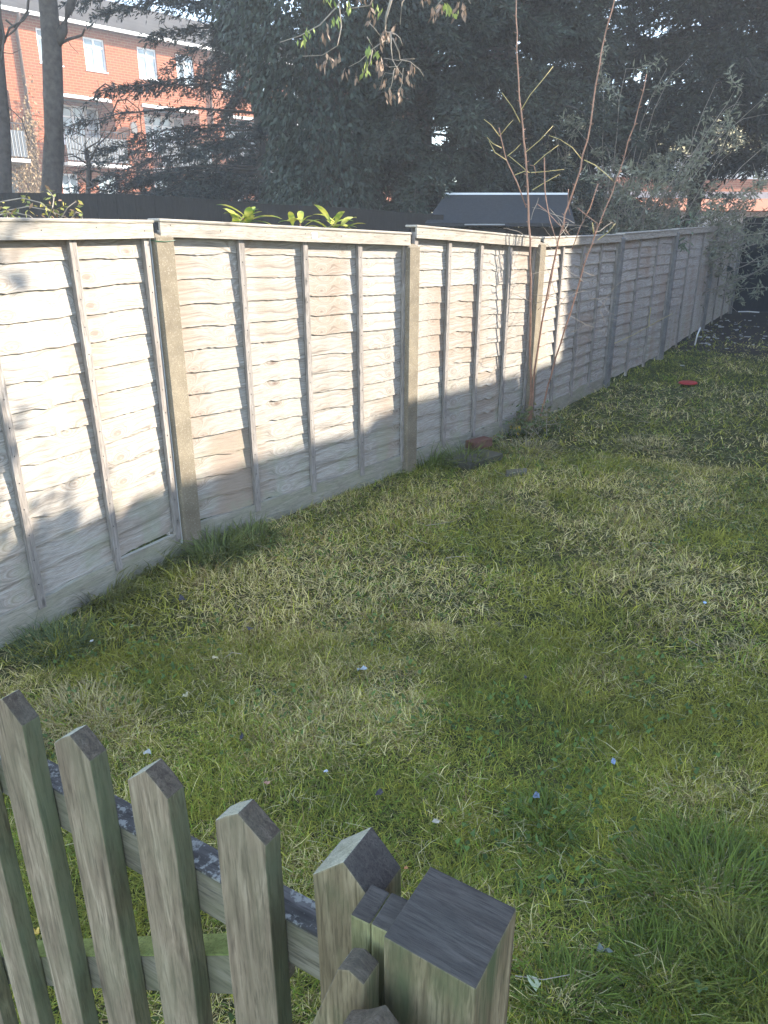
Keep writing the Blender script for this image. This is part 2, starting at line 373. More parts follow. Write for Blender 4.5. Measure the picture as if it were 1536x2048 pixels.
tops = {1: ((0, 435), (305, 440)), 2: ((320, 437), (803, 465)), 3: ((808, 449), (1065, 474)), 4: ((1070, 474), (1229, 468)), 5: ((1234, 466), (1343, 458)), 6: ((1348, 457), (1424, 452)), 7: ((1428, 452), (1476, 449))}
plabels = {1: 'pale weathered lap fence panel cut off by the left edge, dappled with tree shade',
 2: 'widest sunlit lap fence panel with a small white sticker on its cap rail',
 3: 'lap fence panel with a dark split gap between boards, crossed by thin stem shadows',
 4: 'warm toned lap fence panel behind the reddish stems where sun turns to shade',
 5: 'shaded lap fence panel with russet stains near its far post',
 6: 'shaded lap fence panel with a leafy sprig hanging over its face',
 7: 'farthest brownish lap fence panel, next to the dark end fence'}
nb_ = {1: 3, 2: 3, 3: 3, 4: 3, 5: 2, 6: 2, 7: 2}
for i in range(1, 8):
    A, B = P[i-1], P[i]; d = (B-A); Lp = d.length; ang = math.atan2(d.y, d.x)
    th_ = thing('fence_panel', plabels[i], 'fence panel', (A.x, A.y, 0), ang, 'lap panels of the long garden fence')
    (tx0, ty0), (tx1, ty1) = tops[i]
    zl, zr = topz(tx0, ty0, A, B), topz(tx1, ty1, A, B)
    if i == 1: zl = zr+.005
    x0, x1 = .035, Lp-.035
    if i == 1: x1 = Lp-.075
    hasgb = i in (1, 2, 3, 4)
    zb = .13 if hasgb else .05
    rows = 13; ztop = zl-.045; pitch = (ztop-zb)/rows
    nx = 90; xs = np.linspace(x0+.01, x1-.01, nx); Vs = []; Fs = []; UV = []
    grp = 0; left = 0; prev = None
    for r_ in range(rows):
        if left == 0:
            grp += 1; left = int(rng.integers(3, 6)); ph = rng.uniform(0, 6.28, 4); am = rng.uniform(.002, .0065, 3)
            kx = rng.uniform(x0+.2, x1-.2, 3); ka = rng.uniform(-.016, .016, 3); u0 = rng.uniform(0, 40); v0 = rng.uniform(0, 40); sh = rng.uniform(-.01, .01)
        left -= 1; sh2 = sh*left
        w = am[0]*np.sin(xs*2.6+ph[0])+am[1]*np.sin(xs*6.3+ph[1])+am[2]*.5*np.sin(xs*17+ph[2])
        for q in range(3): w = w+ka[q]*np.exp(-((xs-kx[q]-sh2)/.045)**2)
        w = w+rng.normal(0, .0012, nx)+rng.uniform(-.003, .003)
        if i == 3 and r_ == 6: w = w+np.clip((xs-(x1-.50))/.35, 0, 1)*.030+np.where(xs > x1-.2, .006, 0)
        tilt = (zr-zl)/Lp*(r_/rows)
        zlow = zb+r_*pitch+w*1.0+tilt*(xs-x0); zhigh = zb+(r_+1)*pitch+.022+0*xs+tilt*(xs-x0)
        yb = (-.020 if i < 4 else -.027)+rng.normal(0, .0008)+.0015*np.sin(xs*3+ph[3]); yt = -.010
        f1 = np.stack([xs, yb-.000*xs, zlow], 1); fm = np.stack([xs, (yb+yt)/2, (zlow+zhigh)/2], 1); f2 = np.stack([xs, np.full(nx, yt), zhigh], 1)
        b1 = f1+[0, .008, 0]; b2 = f2+[0, .006, 0]
        b = len(Vs)*1; base = sum(len(a) for a in Vs)
        Vs.append(np.concatenate([f1, fm, f2, b2, b1]))
        for (arr, zz) in ((f1, zlow), (fm, (zlow+zhigh)/2), (f2, zhigh), (b2, zhigh), (b1, zlow)):
            UV.append(np.stack([xs+u0+sh2, zz-(zb+r_*pitch)+v0+.003*left], 1))
        k = np.arange(nx-1)
        for a in range(5):
            c = (a+1) % 5
            Fs.append(np.stack([base+a*nx+k, base+a*nx+k+1, base+c*nx+k+1, base+c*nx+k], 1))
    np_mesh('boards', np.concatenate(Vs), np.concatenate(Fs), M['board'], th_, uv=np.concatenate(UV))
    # battens, stepped behind by the edge frames
    m = nb_[i]; bx = [x0+(x1-x0)*(q+1)/(m+1) for q in range(m)]+[x0+.022, x1-.022]
    for q, xb in enumerate(bx):
        mb = MB(); lean = rng.uniform(-.006, .006); zt = zl+(zr-zl)*xb/Lp-.045; wd = .019
        mb.add([(xb-wd+lean, -.045, zb-.05), (xb+wd+lean, -.045, zb-.05), (xb+wd+lean, -.022, zb-.05), (xb-wd+lean, -.022, zb-.05),
                (xb-wd, -.045, zt), (xb+wd, -.045, zt), (xb+wd, -.022, zt), (xb-wd, -.022, zt)],
               [(0, 1, 5, 4), (1, 2, 6, 5), (2, 3, 7, 6), (3, 0, 4, 7), (4, 5, 6, 7), (3, 2, 1, 0)])
        for z_ in np.arange(zb+.07, zt, pitch):       # nail heads
            mb.tube([(xb+rng.uniform(-.004, .004), -.0445, z_), (xb, -.0465, z_)], .003, 6, 1)
        mb.build('batten', [M['batten'], M['iron']], th_, bevel=.002)
    for xb in (x0+.022, x1-.022):                       # rear frame
        mb = MB(); mb.box(xb-.018, xb+.018, .0, .028, zb-.02, zl+(zr-zl)*xb/Lp-.05); mb.build('rear_batten', M['batten'], th_)
    # cap: front rail + top board
    def slab(name, xa, xb_, y0, y1, dz0, dz1, mat, bev=.006):
        mb = MB(); za = zl+(zr-zl)*(xa/Lp); zc = zl+(zr-zl)*(xb_/Lp)
        nseg = 10; vs = []; fs = []
        for q in range(nseg+1):
            x = xa+(xb_-xa)*q/nseg; z = za+(zc-za)*q/nseg
            dd = dz0+rng.normal(0, .0007)
            vs += [(x, y0, z+dd), (x, y1, z+dd), (x, y1, z+dz1), (x, y0, z+dz1)]
            if q:
                o = (q-1)*4
                fs += [(o+k, o+4+k, o+4+(k+1) % 4, o+(k+1) % 4) for k in range(4)]
        fs += [(0, 1, 2, 3), (nseg*4+3, nseg*4+2, nseg*4+1, nseg*4)]
        mb.add(vs, fs); return mb.build(name, mat, th_, bevel=bev)
    c0, c1 = .03, Lp-.03
    if i == 1: c1 = Lp-.065
    if i == 2: c0 = -.005
    fr = slab('front_rail', c0+.002, c1-.002, -.066, -.052, -.083, -.0165, M['rail'])
    slab('cap_board', c0-.004, c1+.004, -.072, .034, -.016, 0.0, M['rail'])
    if i <= 3:
        hs = MB()
        for q in range(7): 
            hx = c0+.06+(c1-c0-.12)*q/6; hz = zl+(zr-zl)*(hx/Lp)-.04+rng.uniform(-.012, .012)
            hs.tube([(hx, -.0655, hz), (hx, -.0675, hz)], .003, 6)
        me_ = fr.data; me_.materials.append(M['iron']); bm_ = bmesh.new(); bm_.from_mesh(me_)
        vv = [bm_.verts.new(q_) for q_ in hs.v]
        for f__ in hs.f: bm_.faces.new([vv[k_] for k_ in f__]).material_index = 1
        bm_.to_mesh(me_); bm_.free()
    if i == 2:
        mb = MB(); sx = .93*1.0; r = ray(613, 468); nn = Vector((-d.y, d.x)).normalized(); k = (A-nn*.0).dot(nn)/(r.x*nn.x+r.y*nn.y); hit = Vector((r.x*k, r.y*k)); sx = (hit-A).dot(d.normalized()); sz = CAMH+r.z*k
        sz = zl+(zr-zl)*sx/Lp-.045
        mb.box(sx-.021, sx+.021, -.0682, -.066, sz-.016, sz+.016, 0); mb.box(sx-.012, sx+.013, -.0690, -.0684, sz-.009, sz-.005, 1); mb.box(sx-.014, sx+.002, -.0690, -.0684, sz+.003, sz+.008, 1)
        mb.build('sticker', [M['whitepaint'], flat('grey_print', (.18, .2, .28))], fr).matrix_parent_inverse = Matrix()
    if hasgb:
        mb = MB(); wob = [rng.normal(0, .004) for _ in range(12)]
        vs = []; fs = []
        for q in range(12):
            x = x0+(x1-x0)*q/11
            vs += [(x, -.034, -.05), (x, -.008, -.05), (x, -.008, .125+wob[q]), (x, -.034, .125+wob[q])]
            if q:
                o = (q-1)*4; fs += [(o+k, o+4+k, o+4+(k+1) % 4, o+(k+1) % 4) for k in range(4)]
        fs += [(0, 1, 2, 3), (47, 46, 45, 44)]; mb.add(vs, fs); mb.build('gravel_board', M['gravel_board'], th_)
    if i == 1:
        mb = MB(); mb.box(Lp-.069, Lp-.058, -.04, .02, .05, ztop-.02); mb.build('white_strip', M['upvc'], th_)

# dark end fence beyond the last post
A = Vector((7.42, 16.45)); B = Vector((13.5, 14.3)); d = B-A
ef = thing('end_fence', 'dark stained close-board fence closing the far end of the lawn', 'fence', (A.x, A.y, 0), math.atan2(d.y, d.x))
mb = MB(); x = 0
while x < d.length:
    mb.box(x, x+.125, -.02-.008*(int(x/.12) % 2), .0, .03, 1.9+rng.uniform(-.01, .01)); x += .12
mb.build('boards', M['darkfence'], ef); mb = MB()
for z_ in (.4, 1.5): mb.box(0, d.length, .002, .06, z_, z_+.09)
mb.build('rail', M['darkfence'], ef)

# ------------------------------------------------------------------ picket gate, gate post, neighbouring pickets
GA = math.atan2(-.51054, .85985); T0 = Vector((-.296, .804))
gate = thing('picket_gate', 'weathered grey green picket gate with a sloping brace at lower left', 'gate', (T0.x, T0.y, 0), GA)
def picket(name, cx, w, y0, y1, z1, drop, parent, zb=.06, apx=0.0, mats=None, lean=0):
    mb = MB(); a = cx-w/2; b = cx+w/2; sk = [rng.normal(0, .0016) for _ in range(6)]
    zz = np.arange(zb+.08, z1-drop-.03, .06); j1 = rng.normal(0, .0009, len(zz)).cumsum()*.6; j2 = rng.normal(0, .0009, len(zz)).cumsum()*.6; j1 -= j1[-1]; j2 -= j2[-1]
    rs = [(b+j, z) for j, z in zip(j1, zz)]; ls = [(a+j, z) for j, z in zip(j2, zz)][::-1]
    poly = [(a, zb), (b, zb)]+rs+[(b+sk[1], z1-drop), (cx+(b-cx)*.5, z1-drop*.5+rng.normal(0, .0012)), (cx+apx, z1), (cx-(cx-a)*.5, z1-drop*.5+rng.normal(0, .0012)), (a+sk[2], z1-drop+sk[4])]+ls
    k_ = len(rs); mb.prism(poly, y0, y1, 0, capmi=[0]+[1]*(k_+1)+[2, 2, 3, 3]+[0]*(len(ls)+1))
    return mb.build(name, mats or [M['picket'], M['picket_side'], M['worn_top'], M['lit_slope']], parent, bevel=.0022)
for k, cx in enumerate([-.612, -.459, -.306, -.153, .0, .157]):
    picket('picket', cx, .079+rng.uniform(-.002, .002), -.030, 0, [1.04, 1.038, 1.042, 1.036, 1.04, 1.045][k], .032+rng.uniform(-.003, .003), gate, apx=rng.uniform(-.003, .003))
mb = MB(); mb.box(-.75, .262, .0015, .042, .785, .861, 0); mb.box(-.75, .262, .0015, .042, .861, .866, 1)
mb.build('top_rail', [M['gate_rail'], M['lichen']], gate, bevel=.0015)
mb = MB()
def br(s): return .672+.66*(s-.0)
for (za, zb2, mi) in ((-.082, -.003, 0), (-.003, 0, 1)):
    s0, s1 = -.72, .17
    vs = [(s0, .0015, br(s0)+za), (s1, .0015, br(s1)+za), (s1, .044, br(s1)+za), (s0, .044, br(s0)+za),
          (s0, .0015, br(s0)+zb2), (s1, .0015, br(s1)+zb2), (s1, .044, br(s1)+zb2), (s0, .044, br(s0)+zb2)]
    mb.add(vs, [(0, 1, 5, 4), (1, 2, 6, 5), (2, 3, 7, 6), (3, 0, 4, 7), (4, 5, 6, 7), (3, 2, 1, 0)], mi)
mb.build('brace', [M['gate_rail'], M['green_top']], gate, bevel=.002)
picket('end_stile', .304, .083, -.022, .040, 1.04, .042, gate, mats=[M['moss_post'], M['moss_post'], M['endgrain'], M['lit_slope']])

gp = thing('gate_post', 'thick square timber gate post with a dark flat weathered top', 'gate post', (.0685, .5535, 0), R(-32))
def slumpbox(x0, x1, y0, y1, z0, zs, name, mats, parent, bev=.003, top=1):
    mb = MB(); vs = [(x0, y0, z0), (x1, y0, z0), (x1, y1, z0), (x0, y1, z0), (x0, y0, zs[0]), (x1, y0, zs[1]), (x1, y1, zs[2]), (x0, y1, zs[3])]
    mb.add(vs, [(0, 1, 5, 4), (1, 2, 6, 5), (2, 3, 7, 6), (3, 0, 4, 7)], 0); mb.add(vs, [(4, 5, 6, 7)], top)
    me_v = mb.v; 
    # weld the duplicate ring
    mb2 = MB(); mb2.v = me_v[:8]; mb2.f = [[0, 1, 5, 4], [1, 2, 6, 5], [2, 3, 7, 6], [3, 0, 4, 7], [4, 5, 6, 7], [3, 2, 1, 0]]; mb2.mi = [0, 0, 0, 0, top, 0]
    return mb2.build(name, mats, parent, bevel=bev)
slumpbox(-.051, .051, -.049, .049, -.1, (1.038, 1.036, 1.042, 1.043), 'post_body', [M['moss_post'], M['endgrain']], gp, .002)
# stop battens fixed to the post's left side
slumpbox(-.079, -.0535, -.030, .012, .05, (1.018, 1.020, 1.026, 1.024), 'stop_batten', [M['moss_yellow'], M['endgrain']], gp)
slumpbox(-.1065, -.0805, -.028, .014, .05, (1.012, 1.014, 1.02, 1.018), 'stop_batten', [M['moss_yellow'], M['endgrain']], gp)

fs_ = thing('side_fence', 'stubby weathered picket run in front of the big gate post, at the bottom edge', 'picket fence', (0, .49, 0), R(-32))
mb = MB()
mb.prism([(-.108, .05), (-.034, .05), (-.034, .992), (-.052, 1.0), (-.066, .992), (-.108, .87)], .016, .046, 0, capmi=[0, 1, 2, 2, 3, 0])
mb.build('picket', [M['moss_post'], M['moss_post'], M['worn_top'], M['lichen']], fs_, bevel=.002)
picket('picket', -.002, .08, -.020, .007, 1.0, .038, fs_, mats=[M['picket'], M['picket_side'], M['worn_top'], M['worn_top']])

# ------------------------------------------------------------------ grass
FP = [(p.x, p.y) for p in P]
def right_of_fence(x, y, off=.02):
    px = np.array([-2.9]+[p[0] for p in FP]+[13.5]); py = np.array([.5]+[p[1] for p in FP]+[14.3])
    # fence x as a function of y for the lap fence; end fence as y limit
    fx = np.interp(y, py[:-1], px[:-1]); dist = (x-fx)*.8
    ylim = 16.4+(x-7.4)*(-.353)
    return (dist > off) & (y < np.where(x > 7.2, ylim, 99)), dist
def sample(n, r0, r1, a0=-44, a1=44):
    r = np.sqrt(rng.uniform(r0*r0, r1*r1, n)); a = np.radians(rng.uniform(a0, a1, n))
    return r*np.sin(a), r*np.cos(a)
GV, GF, GC = [], [], []; gcount = 0
def blades(x, y, L, W, lean, colr, z=None, az=None, curl=.22):
    global gcount
    n = len(x)
    if n == 0: return
    z = (bumpz(x, y)-.014) if z is None else z
    az = rng.uniform(0, 2*np.pi, n) if az is None else az
    D = np.stack([np.cos(az)*np.sin(lean), np.sin(az)*np.sin(lean), np.cos(lean)], 1)
    l2 = np.clip(lean+curl*rng.uniform(.3, 2, n), 0, 1.72)
    az2 = az+rng.normal(0, .22, n)
    D2 = np.stack([np.cos(az2)*np.sin(l2), np.sin(az2)*np.sin(l2), np.cos(l2)], 1)
    S = np.stack([-np.sin(az), np.cos(az), rng.normal(0, .3, n)], 1)*W[:, None]*.5
    B = np.stack([x, y, z], 1); Mid = B+D*L[:, None]*.5; Tp = Mid+D2*L[:, None]*.5
    V = np.stack([B-S, B+S, Mid+S*.85, Mid-S*.85, Tp+S*.12, Tp-S*.12], 1).reshape(-1, 3)
    k = np.arange(n)*6+gcount
    GF.append(np.concatenate([np.stack([k, k+1, k+2, k+3], 1), np.stack([k+3, k+2, k+4, k+5], 1)]))
    GV.append(V); GC.append(np.repeat(colr, 6, axis=0)); gcount += 6*n
def grass_col(x, y, straw_bias=0.0):
    n = len(x); a = fnoise(x*1.5, y*1.5, 21); b_ = fnoise(x*.7, y*.7, 33); c = rng.uniform(0, 1, n); e = fnoise(x*6, y*6, 41)
    green = np.array([.082, .105, .018]); ygreen = np.array([.225, .215, .03]); straw = np.array([.40, .34, .15]); brown = np.array([.17, .12, .05]); bright = np.array([.12, .18, .022])
    side = np.clip((x+.3-.35*(y-2))/1.5, -1, 1)      # greener towards the right
    mat_ = fnoise(x*2.6+7, y*2.6, 91)
    st = np.clip(.28+(a-.5)*2.0+(mat_-.5)*1.2-(b_-.5)*.8-.10*side+straw_bias, .02, .9)
    col = green[None]*(1-e[:, None])+ygreen[None]*e[:, None]
    k = rng.uniform(0, 1, n)
    col = np.where((k < st*.55)[:, None], straw, col); col = np.where(((k > st*.55) & (k < st*.9))[:, None], brown, col)
    br_ = (k > .86) & (b_ > .45); col = np.where(br_[:, None], bright, col)
    yg = (k > .62) & (k < .8); col = np.where(yg[:, None], ygreen*1.15, col)
    return col*1.5*(.7+.6*mat_)[:, None]*rng.uniform(.6, 1.45, n)[:, None]
for (n, r0, r1, L0, W0) in ((440000, .3, 3.0, .029, .0023), (300000, 3.0, 6.0, .042, .0034), (150000, 6, 12, .05, .006), (70000, 12, 20, .06, .012)):
    x, y = sample(n, r0, r1); ok, dist = right_of_fence(x, y)
    dens = fnoise(x*3.2, y*3.2, 5); dirt = np.clip((y+.8*x-15.5)/3.5+(fnoise(x*2, y*2, 77)-.5)*2, 0, 1)
    ok &= (rng.uniform(0, 1, n) < .35+1.3*dens) & (rng.uniform(0, 1, n) > dirt*.97)
    x, y = x[ok], y[ok]; n = len(x); cl = fnoise(x*4, y*4, 55)
    L = L0*rng.lognormal(0, .4, n)*(.55+.9*cl); lean = np.clip(rng.normal(1.22, .36, n)-.6*(cl-.5), .1, 1.62)
    blades(x, y, L, W0*rng.uniform(.6, 1.4, n), lean, grass_col(x, y))
# clover and small broad-leaved weeds in patches
x, y = sample(26000, .4, 7.0); ok, _ = right_of_fence(x, y); ok &= fnoise(x*1.8, y*1.8, 140)+.35*vnoise(x*9, y*9, 7) > .80; x, y = x[ok], y[ok]; n = len(x)
blades(x, y, rng.uniform(.012, .026, n), rng.uniform(.009, .016, n), rng.uniform(.7, 1.4, n), np.array([.075, .125, .03])[None]*rng.uniform(.6, 1.6, n)[:, None], z=bumpz(x, y)+rng.uniform(.0, .022, n), curl=.1)
# long pale cut stalks lying on top
x, y = sample(30000, .4, 9.0); ok, _ = right_of_fence(x, y); ok &= fnoise(x*2, y*2, 62) > .42; x, y = x[ok], y[ok]; n = len(x)
blades(x, y, rng.uniform(.03, .10, n), np.clip(.0011*(1+y*.2), .0011, .004), rng.uniform(1.35, 1.6, n), np.array([.46, .42, .22])[None]*rng.uniform(.5, 1.25, n)[:, None], z=bumpz(x, y)+rng.uniform(.004, .03, n), curl=.1)
# longer growth along the fence foot and in tufts
x, y = sample(26000, 2.0, 16.0, -44, 30); ok, dist = right_of_fence(x, y, -.02); ok &= (dist < .26) & (rng.uniform(0, 1, len(x)) < np.exp(-np.clip(dist, 0, 1)*9)*1.2) & (fnoise(x*2, y*2, 88) > .40)
x, y = x[ok], y[ok]; n = len(x); blades(x, y, rng.uniform(.04, .11, n), np.full(n, .0045), rng.uniform(.1, 1.0, n), grass_col(x, y, -.1)*1.1, curl=.7)
def tuft(cx, cy, r, n, L, colr, w=.0035, lean=(.3, 1.3)):
    a = rng.uniform(0, 2*np.pi, n); q = r*np.sqrt(rng.uniform(0, 1, n)); x = cx+q*np.cos(a); y = cy+q*np.sin(a)
    blades(x, y, rng.uniform(.5, 1.2, n)*L, np.full(n, w), rng.uniform(*lean, n), np.array(colr)[None]*rng.uniform(.6, 1.5, n)[:, None], az=a+rng.normal(0, .5, n), curl=.5)
G1 = (.11, .15, .022); G2 = (.17, .185, .035); S1 = (.33, .28, .13)
p = ground(1430, 1800); tuft(p.x, p.y, .22, 1400, .13, G1); tuft(p.x-.06, p.y+.06, .16, 200, .08, S1, lean=(.8, 1.5))
p = ground(1350, 1770); tuft(p.x, p.y, .10, 120, .07, S1, lean=(.9, 1.5))
for (px, py, r_, n, L, c_) in [(1330, 1960, .12, 700, .10, G1), (1500, 1960, .14, 900, .12, G2), (1130, 1995, .10, 400, .09, G1), (1500, 1310, .14, 300, .05, S1), (1300, 890, .25, 500, .05, S1), (1090, 1640, .1, 400, .09, G1),
    (430, 1110, .13, 500, .20, (.13, .155, .045)), (500, 1080, .15, 400, .16, (.13, .155, .045)), (300, 1130, .1, 300, .15, (.14, .15, .05)), (210, 1190, .12, 300, .15, (.15, .15, .05)), (110, 1290, .15, 500, .13, (.10, .13, .05)),
    (860, 930, .12, 260, .22, (.13, .16, .035)), (930, 925, .12, 240, .2, (.13, .16, .035)), (680, 1330, .2, 400, .05, G2), (1240, 1060, .3, 500, .05, G2), (520, 1350, .2, 400, .05, G2), (900, 1790, .06, 250, .07, G2), (160, 1430, .2, 500, .07, S1), (230, 1450, .16, 300, .06, S1), (1060, 900, .25, 260, .12, (.25, .22, .12))]:
    p = ground(px, py); tuft(p.x, p.y, r_, n, L, c_, .0035 if p.y < 3 else .006)
gr = np_mesh('grass', np.concatenate(GV), np.concatenate(GF), M['grass'], col=np.concatenate(GC)); tag(gr, 'patchy mown lawn grass mixed with straw', 'grass', kind='stuff')

# ------------------------------------------------------------------ foliage tools
def quads(P_, D, L, W, bend=None):
    n = len(P_); rnd = rng.normal(0, 1, (n, 3)); S = np.cross(D, rnd); S /= np.linalg.norm(S, axis=1)[:, None]+1e-9
    L = np.broadcast_to(L, n)[:, None]; W = np.broadcast_to(W, n)[:, None]
    mid = P_+D*L*.45
    V = np.stack([P_, mid+S*W*.5, P_+D*L, mid-S*W*.5], 1).reshape(-1, 3)
    return V, np.arange(n*4).reshape(n, 4)
def unit(a): return a/(np.linalg.norm(a, axis=1)[:, None]+1e-9)
def curve_pts(p0, p1, sag, n=6, jit=.0):
    p0 = Vector(p0); p1 = Vector(p1); out = []
    for i in range(n+1):
        s = i/n; q = p0.lerp(p1, s); q.z += sag*4*s*(1-s)
        if jit and 0 < i < n: q += Vector((random.gauss(0, jit), random.gauss(0, jit), random.gauss(0, jit)))
        out.append(q)
    return out
def conifer(name, label, x, y, H, z0, Rb, nbr, nsp, nbl, colr, group='trees beyond the fence', droop=.25, bl=.12, bw=.03, trunk_r=.16, az=None, prof=.8, rise=.1, spl=.35, rmin=.25, hgap=None, thick=0):
    th_ = thing(name, label, 'tree', (x, y, 0), 0, group)
    mb = MB(); mb.tube([(0, 0, -.1), (.04, 0, H*.3), (-.03, .05, H*.6), (0, 0, H*.97)], [trunk_r, trunk_r*.8, trunk_r*.5, .02], 10)
    h = z0+(H-z0)*rng.uniform(0, 1, nbr)**1.0; a = rng.uniform(0, 2*np.pi, nbr) if az is None else np.radians(rng.uniform(az[0], az[1], nbr))
    f = (h-z0)/(H-z0); Lb = Rb*(rmin+(1-rmin)*(1-f)**prof)*rng.uniform(.6, 1.15, nbr)
    PP, DD = [], []
    for i in range(nbr):
        d = np.array([math.cos(a[i]), math.sin(a[i]), 0]); L = Lb[i]; lat = np.array([-d[1], d[0], 0])
        if hgap is not None and hgap(h[i], a[i]): continue
        def pos(t_): return np.outer(t_, d*L)+np.outer(rise*t_-droop*t_**2, [0, 0, L])+[0, 0, h[i]]
        tt = np.array([0, .35, .7, 1.0]); pb = pos(tt); mb.tube([tuple(q) for q in pb], [.022*L/Rb+.006, .004], 4, cap=False)
        t_ = rng.uniform(.12, 1, nsp)**.8; base = pos(t_)
        side = rng.choice([-1, 1], nsp)*rng.uniform(.1, 1.1, nsp)
        sd = d[None]*np.cos(side)[:, None]+lat[None]*np.sin(side)[:, None]; sd = sd+np.stack([np.zeros(nsp)]*2+[rng.uniform(-.75, .15, nsp)], 1); sd = unit(sd)
        s_ = rng.uniform(0, 1, (nsp, nbl))
        sl_ = spl*(1.15-.5*t_)
        pts = base[:, None, :]+sd[:, None, :]*(s_*sl_[:, None])[:, :, None]
        pts = pts+np.stack([0*s_, 0*s_, -.35*(s_*sl_[:, None])**2/spl], 2)+rng.normal(0, .012+thick, (nsp, nbl, 3))
        dd = sd[:, None, :]+rng.normal(0, .5, (nsp, nbl, 3))+[0, 0, -.15]
        PP.append(pts.reshape(-1, 3)); DD.append(dd.reshape(-1, 3))
    mb.build('trunk', M['bark'], th_, smooth=True)
    PP = np.concatenate(PP); DD = unit(np.concatenate(DD)); n = len(PP)
    V, F = quads(PP, DD, bl*rng.uniform(.6, 1.3, n), bw*rng.uniform(.7, 1.3, n))
    cl = fnoise(PP[:, 0]*1.6+PP[:, 1], PP[:, 2]*1.6, int(x*10) % 97+3)
    c = np.array(colr)[None]*np.array([.78, .78, .74])*(.4+1.2*cl)[:, None]*rng.uniform(.55, 1.6, n)[:, None]*np.where(rng.uniform(0, 1, n) > .93, 1.7, 1)[:, None]
    np_mesh('crown', V, F, M['conifer'], th_, col=np.repeat(c, 4, axis=0))
    return th_

# ------------------------------------------------------------------ trees beyond the fence
DK = (.050, .062, .050)
def xat(px, Y): return at(px, 300, Y).x
conifer('conifer', 'feathery dark conifer in front of the brick flats, boughs pointing left', xat(520, 17), 17, 9.5, 1.6, 3.9, 210, 64, 14, (.045, .055, .052), az=(70, 330), droop=.22, bl=.11, bw=.024, spl=.42, prof=.45, rise=.12,
        hgap=lambda h, a: (3.4 < h < 6.6 and 2.2 < a < 4.6 and random.random() < .55))
conifer('conifer', 'dense dark conifer left of centre above the shed, behind the hanging branch', xat(845, 13.2), 13.2, 9, .6, 2.1, 240, 36, 26, DK, prof=.25, bl=.105, bw=.026, droop=.35, spl=.4, rmin=.5, thick=.02)
conifer('conifer', 'dense dark conifer directly above the shed roof', xat(1010, 13.8), 13.8, 9, 1.9, 1.9, 220, 34, 26, (.055, .066, .052), prof=.25, bl=.105, bw=.026, droop=.35, spl=.4, rmin=.5, thick=.02)
conifer('conifer', 'open conifer behind the grey-leaved shrub with bright sky gaps', xat(1175, 17.5), 17.5, 10, .8, 2.9, 240, 30, 22, DK, prof=.3, bl=.12, bw=.028, droop=.3, spl=.5, rmin=.5)
conifer('conifer', 'broad dark conifer at the upper right with drooping boughs', xat(1400, 16.5), 16.5, 10.5, 3.4, 3.1, 260, 36, 24, (.046, .052, .040), prof=.25, bl=.12, bw=.028, droop=.35, spl=.5, rmin=.5)
conifer('conifer', 'dark conifer at the right edge, low boughs over the white house', xat(1630, 16.0), 16.0, 10, 3.0, 2.8, 140, 26, 14, (.034, .04, .034), prof=.3, bl=.16, bw=.035, droop=.3, spl=.55, rmin=.5)

# ivy clad tree
iv = thing('ivy_tree', 'tall tree trunk smothered in hanging ivy, left of the dense conifers', 'tree', (xat(650, 12.2), 12.2, 0), 0, 'trees beyond the fence')
n = 48000; hh = rng.uniform(.6, 7.6, n); aa = rng.uniform(0, 2*np.pi, n)
rr = (1.05+.25*np.sin(hh*1.7)+.55*(fnoise(aa*1.6+5, hh*1.1, 8)-.5)+.1*(hh-3))*rng.uniform(.55, 1.03, n)
PP = np.stack([rr*np.cos(aa), rr*np.sin(aa)*.9, hh], 1); DD = unit(np.stack([np.cos(aa)*.55, np.sin(aa)*.55, np.full(n, -1.0)], 1)+rng.normal(0, .4, (n, 3)))
V, F = quads(PP, DD, .085*rng.uniform(.6, 1.4, n), .045*rng.uniform(.6, 1.4, n))
c = np.array([.040, .054, .040])[None]*(.5+1.1*fnoise(aa*3, hh*2, 4))[:, None]*rng.uniform(.6, 1.5, n)[:, None]
np_mesh('ivy', V, F, M['leafy'], iv, col=np.repeat(c, 4, axis=0))
mb = MB(); mb.tube([(0, 0, -.1), (.05, 0, 3), (-.1, 0, 6), (0, 0, 8)], [.35, .3, .22, .12], 10)
for k in range(9):
    a = k*.7; mb.tube(curve_pts((0, 0, 3+k*.5), (1.2*math.cos(a), 1.2*math.sin(a), 4.2+k*.5), .1, 4, .04), [.05, .012], 5)
mb.build('trunk', M['bark'], iv, smooth=True)

